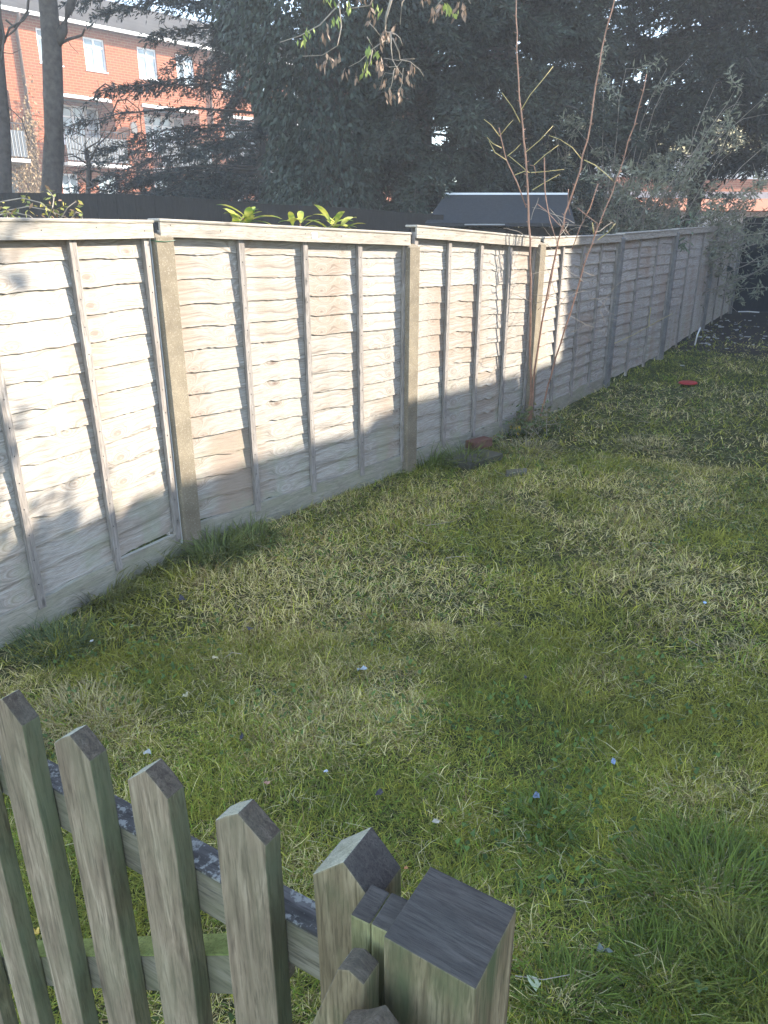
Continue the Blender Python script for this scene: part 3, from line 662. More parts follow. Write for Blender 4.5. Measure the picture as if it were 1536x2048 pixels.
# overhanging branch with tired leaves (reaches out of the frame top)
HB = 5.6
hb = thing('overhanging_tree', 'pale twigs with withered and green leaves dangling at the top of the picture', 'tree', (xat(655, 12.5), 12.5, 0))
def rel(o, v): return v-o.location
mb = MB(); mb.tube([(0, 0, -.1), (.05, -.1, 2.0), (.1, -.3, 4.6), (.25, -.9, 5.8)], [.10, .09, .08, .05], 8)
src = rel(hb, Vector((-.1, 6.3, 4.2)))
mb.tube([(.25, -.9, 5.8), (.3, -2.8, 6.4), (.4, -4.8, 5.9), src], [.05, .045, .03, .02], 8)
mb.build('trunk', M['bark'], hb, smooth=True)
tw = MB(); leafP, leafD, leafC = [], [], []
def px_path(pts, Y, o): return [rel(o, at(a, b, Y)) for a, b in pts]
twigs = [([(790, -60), (782, 0), (772, 35), (770, 60), (790, 68)], 5.6, .011), ([(690, -60), (678, 10), (640, 50), (600, 70), (560, 85)], 5.8, .006), ([(678, 10), (682, 50), (676, 95), (645, 112), (605, 112)], 5.7, .005),
 ([(840, -50), (804, 5), (800, 50)], 5.5, .005), ([(760, -40), (740, 10), (700, 18), (690, 20)], 5.6, .006), ([(782, 62), (782, 95), (785, 120), (795, 138), (806, 152)], 5.5, .004),
 ([(785, 80), (798, 105), (800, 118), (820, 125), (840, 140), (848, 152)], 5.5, .004), ([(790, 135), (785, 146), (770, 147), (762, 165)], 5.5, .003), ([(788, 140), (784, 165), (778, 185)], 5.5, .003),
 ([(806, 140), (803, 170), (798, 188)], 5.5, .003), ([(770, 80), (745, 100), (720, 122), (698, 132)], 5.6, .004), ([(745, 100), (740, 125), (728, 145)], 5.6, .004), ([(735, 42), (750, 58), (764, 74)], 5.5, .003),
 ([(734, 72), (742, 88), (752, 100)], 5.5, .003), ([(768, 118), (785, 118), (800, 122)], 5.5, .003), ([(778, 134), (795, 132), (806, 118), (830, 117)], 5.5, .003), ([(900, -60), (885, 0), (870, 15)], 5.5, .006), ([(885, 0), (930, -10), (940, 10)], 5.5, .005), ([(790, 65), (800, 75), (806, 90)], 5.5, .003)]
mainb = [src, rel(hb, at(790, -60, 5.6))]; tw.tube(mainb, [.02, .011], 6)
for q in (690, 760, 840, 900): tw.tube([src, rel(hb, at(q, -60 if q != 760 else -40, 5.6))], [.014, .006], 5)
for pts, Y, r_ in twigs: tw.tube([q+Vector((0, random.gauss(0, .02), 0)) for q in px_path(pts, Y, hb)], [r_, r_*.45], 5)
tw.build('twigs', M['drytwig'], hb, smooth=True)
clusters = [(668, 38, 'g', 6), (605, 72, 'g', 8), (625, 60, 'g', 4), (650, 60, 'b', 5), (740, 20, 'b', 6), (755, 8, 'g', 6), (744, 35, 'b', 4), (760, 70, 'b', 5), (772, 68, 'b', 6), (785, 64, 'b', 5), (740, 95, 'g', 7), (752, 100, 'g', 5), (735, 118, 'g', 4),
  (758, 130, 'b', 10), (762, 120, 'b', 5), (730, 145, 'g', 6), (712, 150, 'b', 5), (690, 140, 'b', 4), (765, 160, 'b', 7), (780, 185, 'b', 8), (800, 183, 'b', 7), (798, 148, 'b', 6), (814, 150, 'b', 5), (825, 130, 'b', 5), (826, 150, 'b', 3), (675, 115, 'b', 8), (655, 120, 'b', 6), (645, 128, 'b', 5),
  (878, 12, 'b', 12), (895, 10, 'g', 12), (868, 22, 'b', 8), (922, 12, 'b', 10), (924, 25, 'b', 6), (905, 20, 'g', 5), (700, 8, 'g', 5), (790, 45, 'b', 3), (720, -5, 'b', 8), (660, -8, 'g', 8), (850, -10, 'b', 8)]
for (px, py, t_, n) in clusters:
    for k in range(n):
        q = rel(hb, at(px+random.gauss(0, 5), py+random.gauss(0, 7), 5.55+random.gauss(0, .05))); leafP.append(q[:])
        leafD.append((random.gauss(0, .35), random.gauss(0, .35), -1)); leafC.append([(.23, .30, .07), (.30, .36, .10)][k % 2] if t_ == 'g' else [(.26, .17, .11), (.36, .25, .17), (.20, .14, .10)][k % 3])
V, F = quads(np.array(leafP), unit(np.array(leafD)), .055*rng.uniform(.6, 1.2, len(leafP)), .019*rng.uniform(.7, 1.3, len(leafP)))
np_mesh('leaves', V, F, M['leafy'], hb, col=np.repeat(np.array(leafC)*.9, 4, axis=0))

# two bare trunks at the left
def bare(name, label, px, Y, paths, group='bare trees at the left'):
    o = thing(name, label, 'tree', (at(px, 390, Y).x, Y, 0), 0, group); a = MB()
    for k, (pts, r0, r1) in enumerate(paths):
        q = [rel(o, at(x_, y_, Y)) for x_, y_ in pts]
        if k == 0: q = [Vector((q[0].x, 0, -.1))]+q
        a.tube([v_+Vector((0, random.gauss(0, .05)*(k > 0)*(i_ > 0), 0)) for i_, v_ in enumerate(q)], [r0, r1], 9 if r0 > .05 else 5)
    a.build('trunk', M['bark'], o, smooth=True); return o
bare('bare_tree', 'tall bare tree trunk in front of the brick flats, between drainpipe and balcony', 103, 12,
     [([(103, 395), (108, 300), (107, 200), (104, 100), (100, 40), (92, -40), (88, -140)], .155, .115), ([(112, 90), (128, 60), (140, 20), (150, -30), (158, -90)], .07, .045), ([(118, 88), (135, 78), (160, 68), (172, 60)], .026, .012),
      ([(60, -40), (50, 20), (30, 60), (0, 85)], .02, .01), ([(100, 60), (90, 0), (70, -60)], .06, .04), ([(125, 60), (140, 90), (155, 105)], .006, .003)])
bare('bare_tree', 'dark bare tree trunk cut off by the left edge of the picture', 5, 11.5,
     [([(4, 395), (2, 300), (0, 230), (-4, 180), (-10, 100), (-20, -80)], .15, .10), ([(-4, 180), (10, 100), (12, 70), (6, 40), (2, 0)], .02, .012), ([(8, 85), (25, 60), (45, 40), (55, 20)], .018, .008), ([(12, 40), (30, 55), (40, 50)], .014, .008), ([(0, 240), (20, 215), (45, 240), (60, 290)], .012, .005), ([(5, 105), (25, 108), (44, 98)], .006, .003)])
# small tree with arching bare twigs
o = thing('bare_shrub', 'small leafless tree with arching twigs in front of the balcony', 'shrub', (at(176, 395, 14).x, 14, 0)); a = MB()
def wander(p0, d0, L, n, curl, jit):
    p = Vector(p0); d = Vector(d0).normalized(); out = [p.copy()]
    for i in range(n):
        d = (d+Vector((random.gauss(0, jit), random.gauss(0, jit), random.gauss(0, jit)))+Vector((0, 0, -curl))).normalized(); p = p+d*(L/n); out.append(p.copy())
    return out
a.tube([rel(o, at(x_, y_, 14)) for x_, y_ in [(176, 480), (176, 395), (178, 330), (172, 300)]], [.05, .035], 7)
for pts in [[(178, 330), (195, 290), (225, 270), (232, 240), (205, 200)], [(172, 300), (188, 280), (212, 255)], [(225, 240), (228, 215), (240, 203), (262, 203), (282, 220), (283, 290)], [(185, 200), (195, 180), (215, 170), (235, 180), (243, 205)], [(176, 330), (150, 310), (125, 315)], [(178, 340), (205, 345), (220, 300), (240, 280)], [(176, 370), (160, 350), (140, 340)], [(180, 380), (210, 365), (235, 392)], [(176, 320), (165, 270), (140, 255)], [(176, 360), (200, 380), (230, 398)]]:
    a.tube([rel(o, at(x_, y_, 14))+Vector((0, random.gauss(0, .12), 0)) for x_, y_ in pts], [.016, .006], 5)
for k in range(70):
    q = rel(o, at(random.uniform(120, 290), random.uniform(230, 385), 14)); a.tube(wander(q, (random.gauss(0, 1), random.gauss(0, 1), random.uniform(.2, 1.2)), random.uniform(.3, .9), 5, .12, .25), [.006, .003], 3)
a.build('branches', M['bark'], o, smooth=True)

# grey-leaved shrub over the far panels
o = thing('buddleia_shrub', 'tall tangled shrub with grey-green leaves and bare twigs over the far fence panels', 'shrub', (at(1240, 450, 13.6).x, 13.6, 0)); a = MB(); LP, LD = [], []
for k in range(130):
    p0 = (random.gauss(0, .4), random.gauss(0, .25), random.uniform(0, .4)); el = random.uniform(.5, 1.45); az_ = random.uniform(0, 6.28)
    L = random.uniform(2.0, 3.9); pth = wander(p0, (math.cos(az_)*math.cos(el)*1.1, math.sin(az_)*math.cos(el)*.38, math.sin(el)), L, 9, random.uniform(.02, .09), .12)
    a.tube(pth, [.014, .004], 4, cap=False)
    for i_ in range(3, 10):
        if random.random() < .65: 
            d_ = (pth[i_]-pth[i_-1]).normalized(); s = wander(pth[i_], d_+Vector((random.gauss(0, .8), random.gauss(0, .8), random.gauss(0, .6))), random.uniform(.2, .6), 4, .06, .2); a.tube(s, [.005, .0025], 3, cap=False)
            if random.random() < .75:
                for q in s[1:]:
                    for z_ in range(12): LP.append((q+Vector((random.gauss(0, .04), random.gauss(0, .04), random.gauss(0, .04))))[:]); LD.append((random.gauss(0, .8), random.gauss(0, .8), random.gauss(-.1, .7)))
a.build('stems', M['drytwig'], o, smooth=True); n = len(LP)
V, F = quads(np.array(LP), unit(np.array(LD)), .11*rng.uniform(.6, 1.3, n), .026*rng.uniform(.7, 1.3, n))
np_mesh('leaves', V, F, M['leafy'], o, col=np.repeat(np.array([.25, .25, .165])[None]*rng.uniform(.5, 1.4, n)[:, None], 4, axis=0))
# leafy sprig hanging over panel 6 top and the far corner
o = thing('overhanging_shrub', 'leafy green shrub spilling over the top of the farthest panels', 'shrub', (6.9, 16.9, 0)); a = MB(); LP, LD = [], []
for (px, py) in [(1400, 435), (1430, 415), (1460, 395), (1440, 425), (1480, 420), (1370, 440)]:
    e = rel(o, at(px, py, 14.3 if px > 1390 else 11.6)); pth = curve_pts((0, 0, .8), e, .25, 6, .03); a.tube(pth, [.015, .005], 4)
    for k in range(38): q = pth[-1]+Vector((random.gauss(0, .11), random.gauss(0, .11), random.gauss(.02, .06))); LP.append(q[:]); LD.append((random.gauss(0, .6), random.gauss(0, .6), -.5))
e = rel(o, at(1360, 485, 10.5)); pth = curve_pts(rel(o, at(1380, 450, 11.4)), e, .02, 5, .01); a.tube(pth, [.005, .003], 4)
for k in range(60): q = pth[-1]+Vector((random.gauss(0, .06), random.gauss(0, .05), random.gauss(0, .06))); LP.append(q[:]); LD.append((random.gauss(0, .7), random.gauss(0, .7), -.5))
a.build('stems', M['drytwig'], o); n = len(LP); V, F = quads(np.array(LP), unit(np.array(LD)), .10*rng.uniform(.6, 1.3, n), .03*rng.uniform(.7, 1.3, n))
np_mesh('leaves', V, F, M['leafy'], o, col=np.repeat(np.array([.13, .17, .10])[None]*rng.uniform(.5, 1.4, n)[:, None], 4, axis=0))

# aucuba leaves peeping over panel 2
def aucuba(label, px, py, Y, spread, n, h):
    top = at(px, py, Y); o = thing('spotted_laurel', label, 'plant', (top.x, top.y, 0), 0, 'spotted laurels behind the fence'); a = MB()
    a.tube([(0, 0, 0), (.02, 0, .9), (0, 0, top.z)], [.012, .006], 6); a.build('stem', M['stem'], o); Vv, Ff, Cc = [], [], []
    for k in range(n):
        az_ = k*2.4+random.uniform(-.3, .3); el = random.uniform(.3, 1.0); L = random.uniform(.13, .21)*spread; w = L*.135
        b0 = Vector((random.gauss(0, .03), random.gauss(0, .02), top.z-random.uniform(-.01, .07))); d_ = Vector((math.cos(az_), math.sin(az_)*.6, math.tan(el)*.8)).normalized(); s = d_.cross(Vector((0, 0, 1))).normalized()
        m = 7; base = len(Vv)
        for i_ in range(m):
            t_ = i_/(m-1); c_ = b0+d_*L*t_+Vector((0, 0, -.35*L*t_*t_)); ww = w*math.sin(math.pi*min(1, t_*.93+.06))**.8
            g_ = random.uniform(0, 1); cc = (.52, .50, .07) if g_ > .5 else (.20, .30, .05)
            for sgn, up in ((-1, .25), (0, 0), (1, .25)): Vv.append((c_+s*ww*sgn+Vector((0, 0, ww*up)))[:]); Cc.append(cc if random.random() > .25 else (.62, .58, .16))
            if i_:
                q = base+(i_-1)*3; Ff += [(q, q+1, q+4, q+3), (q+1, q+2, q+5, q+4)]
    np_mesh('leaves', Vv, Ff, M['leafy'], o, col=np.array(Cc), smooth=True)
aucuba('yellow spotted laurel tips behind the fence, leftmost clump of the three', 485, 436, 5.0, 1.15, 16, 0)
aucuba('yellow spotted laurel tips behind the fence, smallest clump in the middle', 600, 447, 5.6, .9, 11, 0)
aucuba('yellow spotted laurel tips with the tallest bright leaf, rightmost clump', 668, 447, 5.8, 1.25, 14, 0)

# brambles above panel 1
o = thing('bramble', 'arching bramble canes with yellowing leaves behind the left panel', 'plant', (at(-40, 440, 4.4).x, 4.4, 0)); a = MB(); LP, LD = [], []
for pts in [[(-60, 440), (0, 404), (45, 396), (80, 405), (105, 425), (125, 438)], [(-60, 470), (0, 424), (55, 413), (95, 420), (135, 436)], [(-20, 432), (30, 425), (60, 432), (70, 440)], [(95, 440), (105, 415), (108, 395), (95, 378)], [(120, 440), (135, 415), (150, 404)], [(140, 440), (152, 424), (163, 428), (165, 440)], [(15, 440), (14, 425), (13, 418)]]:
    q = [rel(o, at(x_, y_, 4.35+random.gauss(0, .02))) for x_, y_ in pts]; a.tube(q, [.0035, .002], 5)
    for v_ in q[1:]:
        for k in range(7): LP.append((v_+Vector((random.gauss(0, .02), random.gauss(0, .02), random.gauss(-.01, .015))))[:]); LD.append((random.gauss(0, .7), random.gauss(0, .7), random.gauss(-.3, .5)))
a.build('canes', M['drytwig'], o); n = len(LP); V, F = quads(np.array(LP), unit(np.array(LD)), .035*rng.uniform(.6, 1.3, n), .014*rng.uniform(.7, 1.3, n))
cc = np.array([(.34, .30, .06), (.22, .24, .07), (.25, .15, .08)])[rng.integers(0, 3, n)]; np_mesh('leaves', V, F, M['leafy'], o, col=np.repeat(cc, 4, axis=0))

# ------------------------------------------------------------------ bare reddish stems in front of the fence
YS = 6.38; b0 = ground(1056, 866)
st = thing('rose_bush', 'tall bare reddish stems with yellow side twigs in front of the fence', 'shrub', (b0.x, b0.y, 0)); 
def ppx(pts, Yl): return [rel(st, at(x_, y_, Yl+(0 if i_ == 0 else 0))) for i_, (x_, y_) in enumerate(pts)]
S = [([(1058, 868), (1062, 750), (1060, 600), (1060, 480), (1055, 375), (1050, 300), (1043, 240), (1038, 185), (1034, 100), (1033, 0), (1033, -60)], .0095, .0035),
     ([(1060, 862), (1070, 740), (1092, 600), (1118, 480), (1130, 430), (1160, 340), (1180, 250), (1198, 130), (1212, 60), (1228, 0), (1238, -50)], .009, .0035),
     ([(1080, 838), (1096, 770), (1112, 715), (1140, 630), (1168, 530), (1190, 470), (1218, 400), (1238, 345), (1268, 250), (1293, 148)], .008, .003),
     ([(1052, 866), (1058, 820), (1063, 750)], .008, .006)]
for pts, r0, r1 in S:
    a = MB(); q = ppx(pts, YS)
    dense = []
    for i_ in range(len(q)-1):
        for s in range(3): dense.append(q[i_].lerp(q[i_+1], s/3)+Vector((random.gauss(0, .003), random.gauss(0, .003), 0)))
    dense.append(q[-1]); a.tube(dense, [r0, r1], 7)
    for i_ in range(6, len(dense)-1):                 # buds and thorns
        for s in (1,):
            p_ = dense[i_]; sg = random.choice([-1, 1]); a.tube([p_, p_+Vector((sg*.022, random.gauss(0, .006), .012))], [.0045, .0012], 4)
    a.build('stem', M['stem'], st, smooth=True)
small = [([(1195, 368), (1180, 415), (1160, 455), (1145, 500)], .006), ([(1053, 415), (1035, 365), (1013, 320), (1003, 280), (998, 255)], .005), ([(1088, 315), (1090, 380), (1092, 400), (1100, 440), (1108, 470), (1118, 500)], .0045), ([(1075, 808-400), (1093, 422), (1115, 445), (1140, 470)], .0035),
         ([(1137, 378), (1135, 410), (1140, 430)], .003), ([(1155, 415), (1172, 430), (1195, 447), (1190, 470)], .003), ([(1185, 445), (1190, 465), (1185, 480)], .003), ([(1060, 330), (1069, 332), (1072, 350)], .003), ([(1120, 470), (1110, 520), (1095, 600), (1075, 620)], .004)]
for pts, r_ in small:
    a = MB(); a.tube([v_+Vector((0, random.gauss(0, .01), 0)) for v_ in ppx(pts, YS)], [r_, r_*.6], 5); a.build('twig', M['stem'], st, smooth=True)
yel = [[(1042, 220), (1060, 190), (1085, 160), (1108, 131)], [(1040, 245), (1025, 215), (1004, 185)], [(1052, 304), (1080, 280), (1107, 251)], [(1058, 345), (1040, 330), (1018, 312)], [(1068, 330), (1090, 310), (1117, 290)], [(1063, 345), (1090, 343), (1128, 339)], [(1163, 317), (1145, 295), (1120, 280), (1098, 270)], [(1168, 320), (1190, 330), (1212, 348), (1228, 364)],
       [(1013, 320), (990, 305), (978, 282)], [(1003, 296), (985, 287), (974, 275)], [(1000, 272), (982, 250), (968, 238)], [(1003, 268), (1015, 252), (1026, 240)], [(1015, 312), (1030, 300), (1042, 287)], [(1065, 380), (1090, 365), (1120, 348)], [(1030, 350), (1050, 342), (1060, 345)], [(1196, 480), (1215, 465), (1230, 447)], [(1185, 445), (1187, 460), (1190, 475)]]
for pts in yel:
    a = MB(); a.tube([v_+Vector((0, random.gauss(0, .01), 0)) for v_ in ppx(pts, YS)], [.0038, .0018], 5)
    a.build('yellow_twig', M['twig'], st, smooth=True)
for k in range(34):                                    # fine side twigs
    qx = random.choice([random.gauss(1060, 6), random.gauss(1120, 20), random.gauss(1180, 25)]); q0 = rel(st, at(qx, random.uniform(430, 700), YS+random.gauss(0, .05)))
    a = MB(); a.tube(wander(q0, (random.gauss(0, 1), random.gauss(0, .5), random.uniform(.1, 1)), random.uniform(.15, .5), 6, .03, .15), [.0024, .0011], 4); a.build('side_twig', M['drytwig'], st)
# scrubby foot
a = MB(); LP, LD, LC = [], [], []
for k in range(60):
    pth = wander((random.gauss(-.05, .16), random.gauss(0, .08), 0), (random.gauss(0, .6), random.gauss(0, .5), .9), random.uniform(.12, .34), 5, .12, .25); a.tube(pth, [.003, .0015], 4)
    for q in pth[2:]:
        for z_ in range(3): LP.append((q+Vector((random.gauss(0, .015), random.gauss(0, .015), random.gauss(0, .01))))[:]); LD.append((random.gauss(0, .8), random.gauss(0, .8), random.gauss(-.2, .5))); LC.append(random.choice([(.13, .17, .06), (.20, .17, .07), (.10, .12, .05)]))
tag(a.build('foot_twigs', M['drytwig'], st), kind='stuff')
for (px, py, n) in ((1020, 862, 14), (1036, 872, 9), (1022, 850, 5)):
    c_ = rel(st, ground(px, py)); 
    for k in range(n): LP.append((c_.x+random.gauss(0, .012), c_.y+random.gauss(0, .012), .06+random.gauss(.02, .03))); LD.append((random.gauss(0, .4), random.gauss(0, .4), -1)); LC.append((.62, .42, .04))
n = len(LP); V, F = quads(np.array(LP), unit(np.array(LD)), .045*rng.uniform(.6, 1.3, n), .02*rng.uniform(.7, 1.3, n)); np_mesh('foot_leaves', V, F, M['leafy'], st, col=np.repeat(np.array(LC), 4, axis=0))
# dead cane across the far panels
o = thing('dead_cane', 'thin pale dead bramble cane leaning across the shaded panels', 'cane', ground(1130, 790)[:]); a = MB()
q = [rel(o, v_) for v_ in (at(1130, 790, 7.9), at(1180, 704, 8.2), at(1215, 692, 8.5), at(1240, 682, 8.7), at(1270, 668, 8.9), at(1298, 652, 9.1), at(1320, 640, 9.3), at(1345, 627, 9.4))]; q[0].z = -.01
a.tube(q, [.004, .0025], 5); a.tube([q[5], q[5]+Vector((.0, .02, .05)), rel(o, at(1302, 615, 9.15))], [.004, .004], 5); a.build('cane', M['twig'], o)

# ------------------------------------------------------------------ ground objects
c0 = ground(957, 905); o = thing('loose_brick', 'old red brick lying on a slab at the foot of the split panel', 'brick', (c0.x, c0.y, .045), R(40)); mb = MB(); mb.box(-.108, .108, -.051, .051, 0, .066); mb.build('brick_body', flat('old_red_brick', (.12, .06, .042), .95, .35, 30, .6), o, bevel=.006)
c0 = ground(945, 920); o = thing('paving_slab', 'small mossy stone slab under the loose brick by the fence', 'slab', (c0.x, c0.y, 0), R(46)); mb = MB(); mb.box(-.23, .20, -.15, .13, -.01, .043); mb.build('slab_body', flat('mossy_stone', (.07, .066, .045), .95, .35, 14, .6), o, bevel=.008)
c0 = ground(1030, 947); o = thing('stone_fragment', 'flat grey stone sunk in the grass near the mossy slab', 'stone', (c0.x, c0.y, -.004), R(20)); mb = MB(); mb.add([(-.1, -.04, 0), (.08, -.06, 0), (.12, .03, 0), (-.05, .06, 0), (-.09, -.035, .028), (.075, -.05, .024), (.11, .025, .03), (-.045, .05, .026)], [(0, 1, 5, 4), (1, 2, 6, 5), (2, 3, 7, 6), (3, 0, 4, 7), (4, 5, 6, 7)]); mb.build('stone_body', flat('grey_stone', (.10, .095, .07), .95, .3, 25, .5), o, bevel=.004)
c0 = ground(1375, 770); o = thing('red_toy', 'flat red plastic frisbee-like piece lying on the far lawn', 'toy', (c0.x, c0.y, .015), .2); mb = MB(); n = 20
ring = lambda r_, z_: [(r_*math.cos(k*6.2832/n)*(1.0), r_*.8*math.sin(k*6.2832/n), z_) for k in range(n)]
rr_ = [ring(.105, .0), ring(.115, .010), ring(.10, .024), ring(.06, .020), ring(.02, .022)]; vs = sum(rr_, []); fs = []
for j in range(4):
    for k in range(n): fs.append((j*n+k, j*n+(k+1) % n, (j+1)*n+(k+1) % n, (j+1)*n+k))
fs.append(tuple(4*n+k for k in range(n))); mb.add(vs, fs); mb.build('disc', M['red'], o, smooth=True)
def scrap(name, label, cat, px, py, size, colr, z=.03, pts=7, group=None, ragged=.35, curl=.25):
    size *= .8; z *= .8; c_ = ground(px, py); o = bpy.data.objects.new(name, None)
    bz = float(bumpz(np.array([c_.x]), np.array([c_.y]))[0]); mb = MB(); vs = [(0, 0, 0)]
    for k in range(pts*2):
        a = k*math.pi/pts; size_ = size; lobe = .62+.38*abs(math.cos(a*1.5+size*77)) if name == 'fallen_leaf' else 1; r_ = size*lobe*random.uniform(.62, 1.08); vs.append((r_*math.cos(a), r_*math.sin(a)*.62, size*curl*1.6*random.uniform(-.6, 1)))
    m = pts*2; top = len(vs); vs2 = vs+[(x_, y_, z_-.0012) for x_, y_, z_ in vs]
    fs = [(0, 1+k, 1+(k+1) % m) for k in range(m)]+[(top, top+1+(k+1) % m, top+1+k) for k in range(m)]+[(1+k, top+1+k, top+1+(k+1) % m, 1+(k+1) % m) for k in range(m)]
    mb.add(vs2, fs); bpy.data.objects.remove(o)
    ob = mb.build(name, flat(name+'_surface', colr, .6, .2, 40)); ob.location = (c_.x, c_.y, bz+z); ob.rotation_euler = (random.uniform(-.3, .3), random.uniform(-.3, .3), random.uniform(0, 6)); tag(ob, label, cat, group)
L5 = 'litter scraps on the lawn'
scrap('foil_scrap', 'small bright foil scrap in the middle of the lawn, above the fourth picket', 'litter', 652, 1553, .016, (.42, .45, .50), .03, 4, L5)
scrap('paper_scrap', 'cream crumpled scrap just above the gate end', 'litter', 872, 1655, .020, (.42, .38, .29), .03, 5, L5)
scrap('plastic_scrap', 'bluish grey plastic scrap right of the gate post, lower of two', 'litter', 1072, 1602, .022, (.18, .22, .28), .03, 4, L5)
scrap('plastic_scrap', 'bluish plastic scrap farther up the lawn on the right', 'litter', 1226, 1530, .019, (.22, .28, .38), .03, 4, L5)
scrap('plastic_scrap', 'pale torn plastic scrap in the centre of the lawn', 'litter', 725, 1345, .03, (.30, .34, .35), .02, 5, L5)
scrap('paper_scrap', 'tiny white scrap near the fence foot on the left', 'litter', 185, 1290, .015, (.5, .5, .48), .03, 4, L5)
scrap('plastic_scrap', 'pale lichen-like scrap just behind the third picket', 'litter', 297, 1517, .028, (.36, .37, .33), .03, 5, L5)
scrap('plastic_scrap', 'small blue speck of plastic on the right of the lawn', 'litter', 1408, 1213, .014, (.35, .50, .75), .03, 4, L5)
L6 = 'fallen leaves on the lawn'
for (px, py, s, c_, lb) in [(1068, 1975, .033, (.40, .44, .27), 'pale green lobed leaf at the foot of the gate post'), (534, 1578, .016, (.40, .22, .16), 'pinkish fallen leaf above the fourth picket'), (372, 1400, .028, (.36, .34, .20), 'pale tan fallen leaf on the left of the lawn'), (812, 1743, .012, (.50, .22, .10), 'orange fallen leaf beside the gate end'),
    (1412, 1955, .025, (.50, .45, .16), 'yellow crinkled leaf at the lower right'), (1205, 1915, .03, (.13, .15, .12), 'dark grey fallen leaf at the lower right'), (445, 1590, .013, (.42, .28, .12), 'orange brown leaf between the third and fourth pickets'), (758, 1600, .022, (.05, .045, .05), 'dark fallen leaf near the gate end'),
    (485, 1486, .02, (.035, .035, .04), 'nearly black leaf above the third picket'), (365, 1208, .035, (.045, .045, .055), 'dark leaf near the foot of the first post'), (500, 1268, .028, (.06, .06, .08), 'dark bluish leaf in the left part of the lawn'), (1050, 1362, .02, (.05, .05, .06), 'dark leaf in the right half of the lawn'),
    (58, 1280, .022, (.45, .33, .14), 'yellow leaf by the gravel board at the left edge'), (75, 1880, .025, (.55, .38, .08), 'orange leaf behind the leftmost pickets'), (1400, 1990, .035, (.12, .20, .08), 'broad green leaf at the lower right'), (430, 1325, .02, (.40, .34, .2), 'tan leaf left of centre on the lawn')]:
    scrap('fallen_leaf', lb, 'leaf', px, py, s, c_, .028, 5, L6, .45)
for k, (px, py, L_, lb) in enumerate([(1497, 603, .38, 'white stick lying at the foot of the dark end fence')]):
    c_ = ground(px, py+25); o = MB(); o.tube([(-L_/2, .08, .04), (0, 0, .05), (L_/2, -.06, .04)], .012, 6); ob = o.build('stick', M['whitepaint']); ob.location = c_; tag(ob, lb, 'stick')
c_ = ground(1392, 690); o = MB(); o.tube([(-.02, 0, -.05), (0, .01, .15), (.04, .03, .26)], .011, 7); ob = o.build('peg', M['whitepaint'], smooth=True); ob.location = c_; tag(ob, 'short white peg leaning at the foot of a far fence post', 'peg')
# white rubble flecks on the bare soil
mb = MB()
for k in range(90):
    c_ = ground(random.gauss(1445, 45), random.gauss(668, 20)); 
    if not right_of_fence(np.array([c_.x]), np.array([c_.y]), .1)[0][0]: continue
    s = random.uniform(.008, .035); Mx = Matrix.Translation((c_.x, c_.y, .015)) @ Matrix.Rotation(random.uniform(0, 6), 4, 'Z') @ Matrix.Rotation(random.uniform(-.5, .5), 4, 'X')
    mb.box(-s, s, -s*.5, s*.4, 0, s*.4, 0, Mx)
tag(mb.build('rubble', flat('white_rubble', (.40, .39, .37), .9, .5, 20)), 'white rubble flecks scattered on bare soil at the far end', 'rubble', kind='stuff')
# fallen twigs
tw_ = MB()
for k in range(60):
    x, y = sample(1, 1.2, 9, -30, 25)
    if not right_of_fence(x, y, .1)[0][0]: continue
    bz = float(bumpz(x, y)[0])+.02; a_ = random.uniform(0, 6.28); L_ = random.uniform(.06, .22)
    tw_.tube([(x[0], y[0], bz), (x[0]+math.cos(a_)*L_*.5, y[0]+math.sin(a_)*L_*.5, bz+.012), (x[0]+math.cos(a_+.3)*L_, y[0]+math.sin(a_+.3)*L_, bz+.002)], [.0018, .001], 4)
tag(tw_.build('fallen_twigs', M['drytwig']), 'dry stalks and twigs strewn over the lawn', 'twigs', kind='stuff')

# ------------------------------------------------------------------ neighbour's dark fence, shed
A = Vector((-11.5, 10.3)); B = Vector((.7, 9.9)); d = B-A
o = thing('dark_fence', "neighbour's dark close-board fence behind the sunlit panels", 'fence', (A.x, A.y, 0), math.atan2(d.y, d.x)); mb = MB(); x = 0
while x < d.length: mb.box(x, x+.125, -.02-.008*(int(x/.12) % 2), 0, .03, 2.10+.006*math.sin(x*3)-max(0, x-8)*.06); x += .12
mb.build('boards', M['darkfence'], o); mb = MB()
for z_ in (.4, 1.4): mb.box(0, d.length, .002, .06, z_, z_+.09)
mb.build('rail', M['darkfence'], o)
o = thing('garden_shed', 'dark felt-roofed shed with a white ridge strip behind the fence', 'shed', (0, 0, 0)); 
rl, rr2 = at(890, 390, 11.0), at(1135, 387, 11.0); el_, er = at(850, 446, 9.75), at(1150, 452, 9.75)
z1 = rl.z; z0_ = el_.z
mb = MB(); mb.add([(el_.x, 9.75, z0_), (er.x, 9.75, z0_), (rr2.x, 11, z1), (rl.x, 11, z1), (el_.x, 9.75, z0_-.04), (er.x, 9.75, z0_-.04), (rr2.x, 11, z1-.04), (rl.x, 11, z1-.04)], [(0, 1, 2, 3), (7, 6, 5, 4), (0, 4, 5, 1), (1, 5, 6, 2), (2, 6, 7, 3), (3, 7, 4, 0)])
mb.add([(rl.x, 11.003, z1), (rr2.x, 11.003, z1), (rr2.x+.2, 12.2, z0_), (rl.x-.2, 12.2, z0_)], [(0, 1, 2, 3)]); mb.build('roof', M['felt'], o)
mb = MB(); mb.box(rl.x, rr2.x, 10.98, 11.03, z1+.003, z1+.028); mb.build('ridge_strip', M['whitepaint'], o)
mb = MB(); mb.box(el_.x+.1, er.x-.06, 9.9, 12.1, 0, z0_-.06); mb.build('wall', M['darkfence'], o)
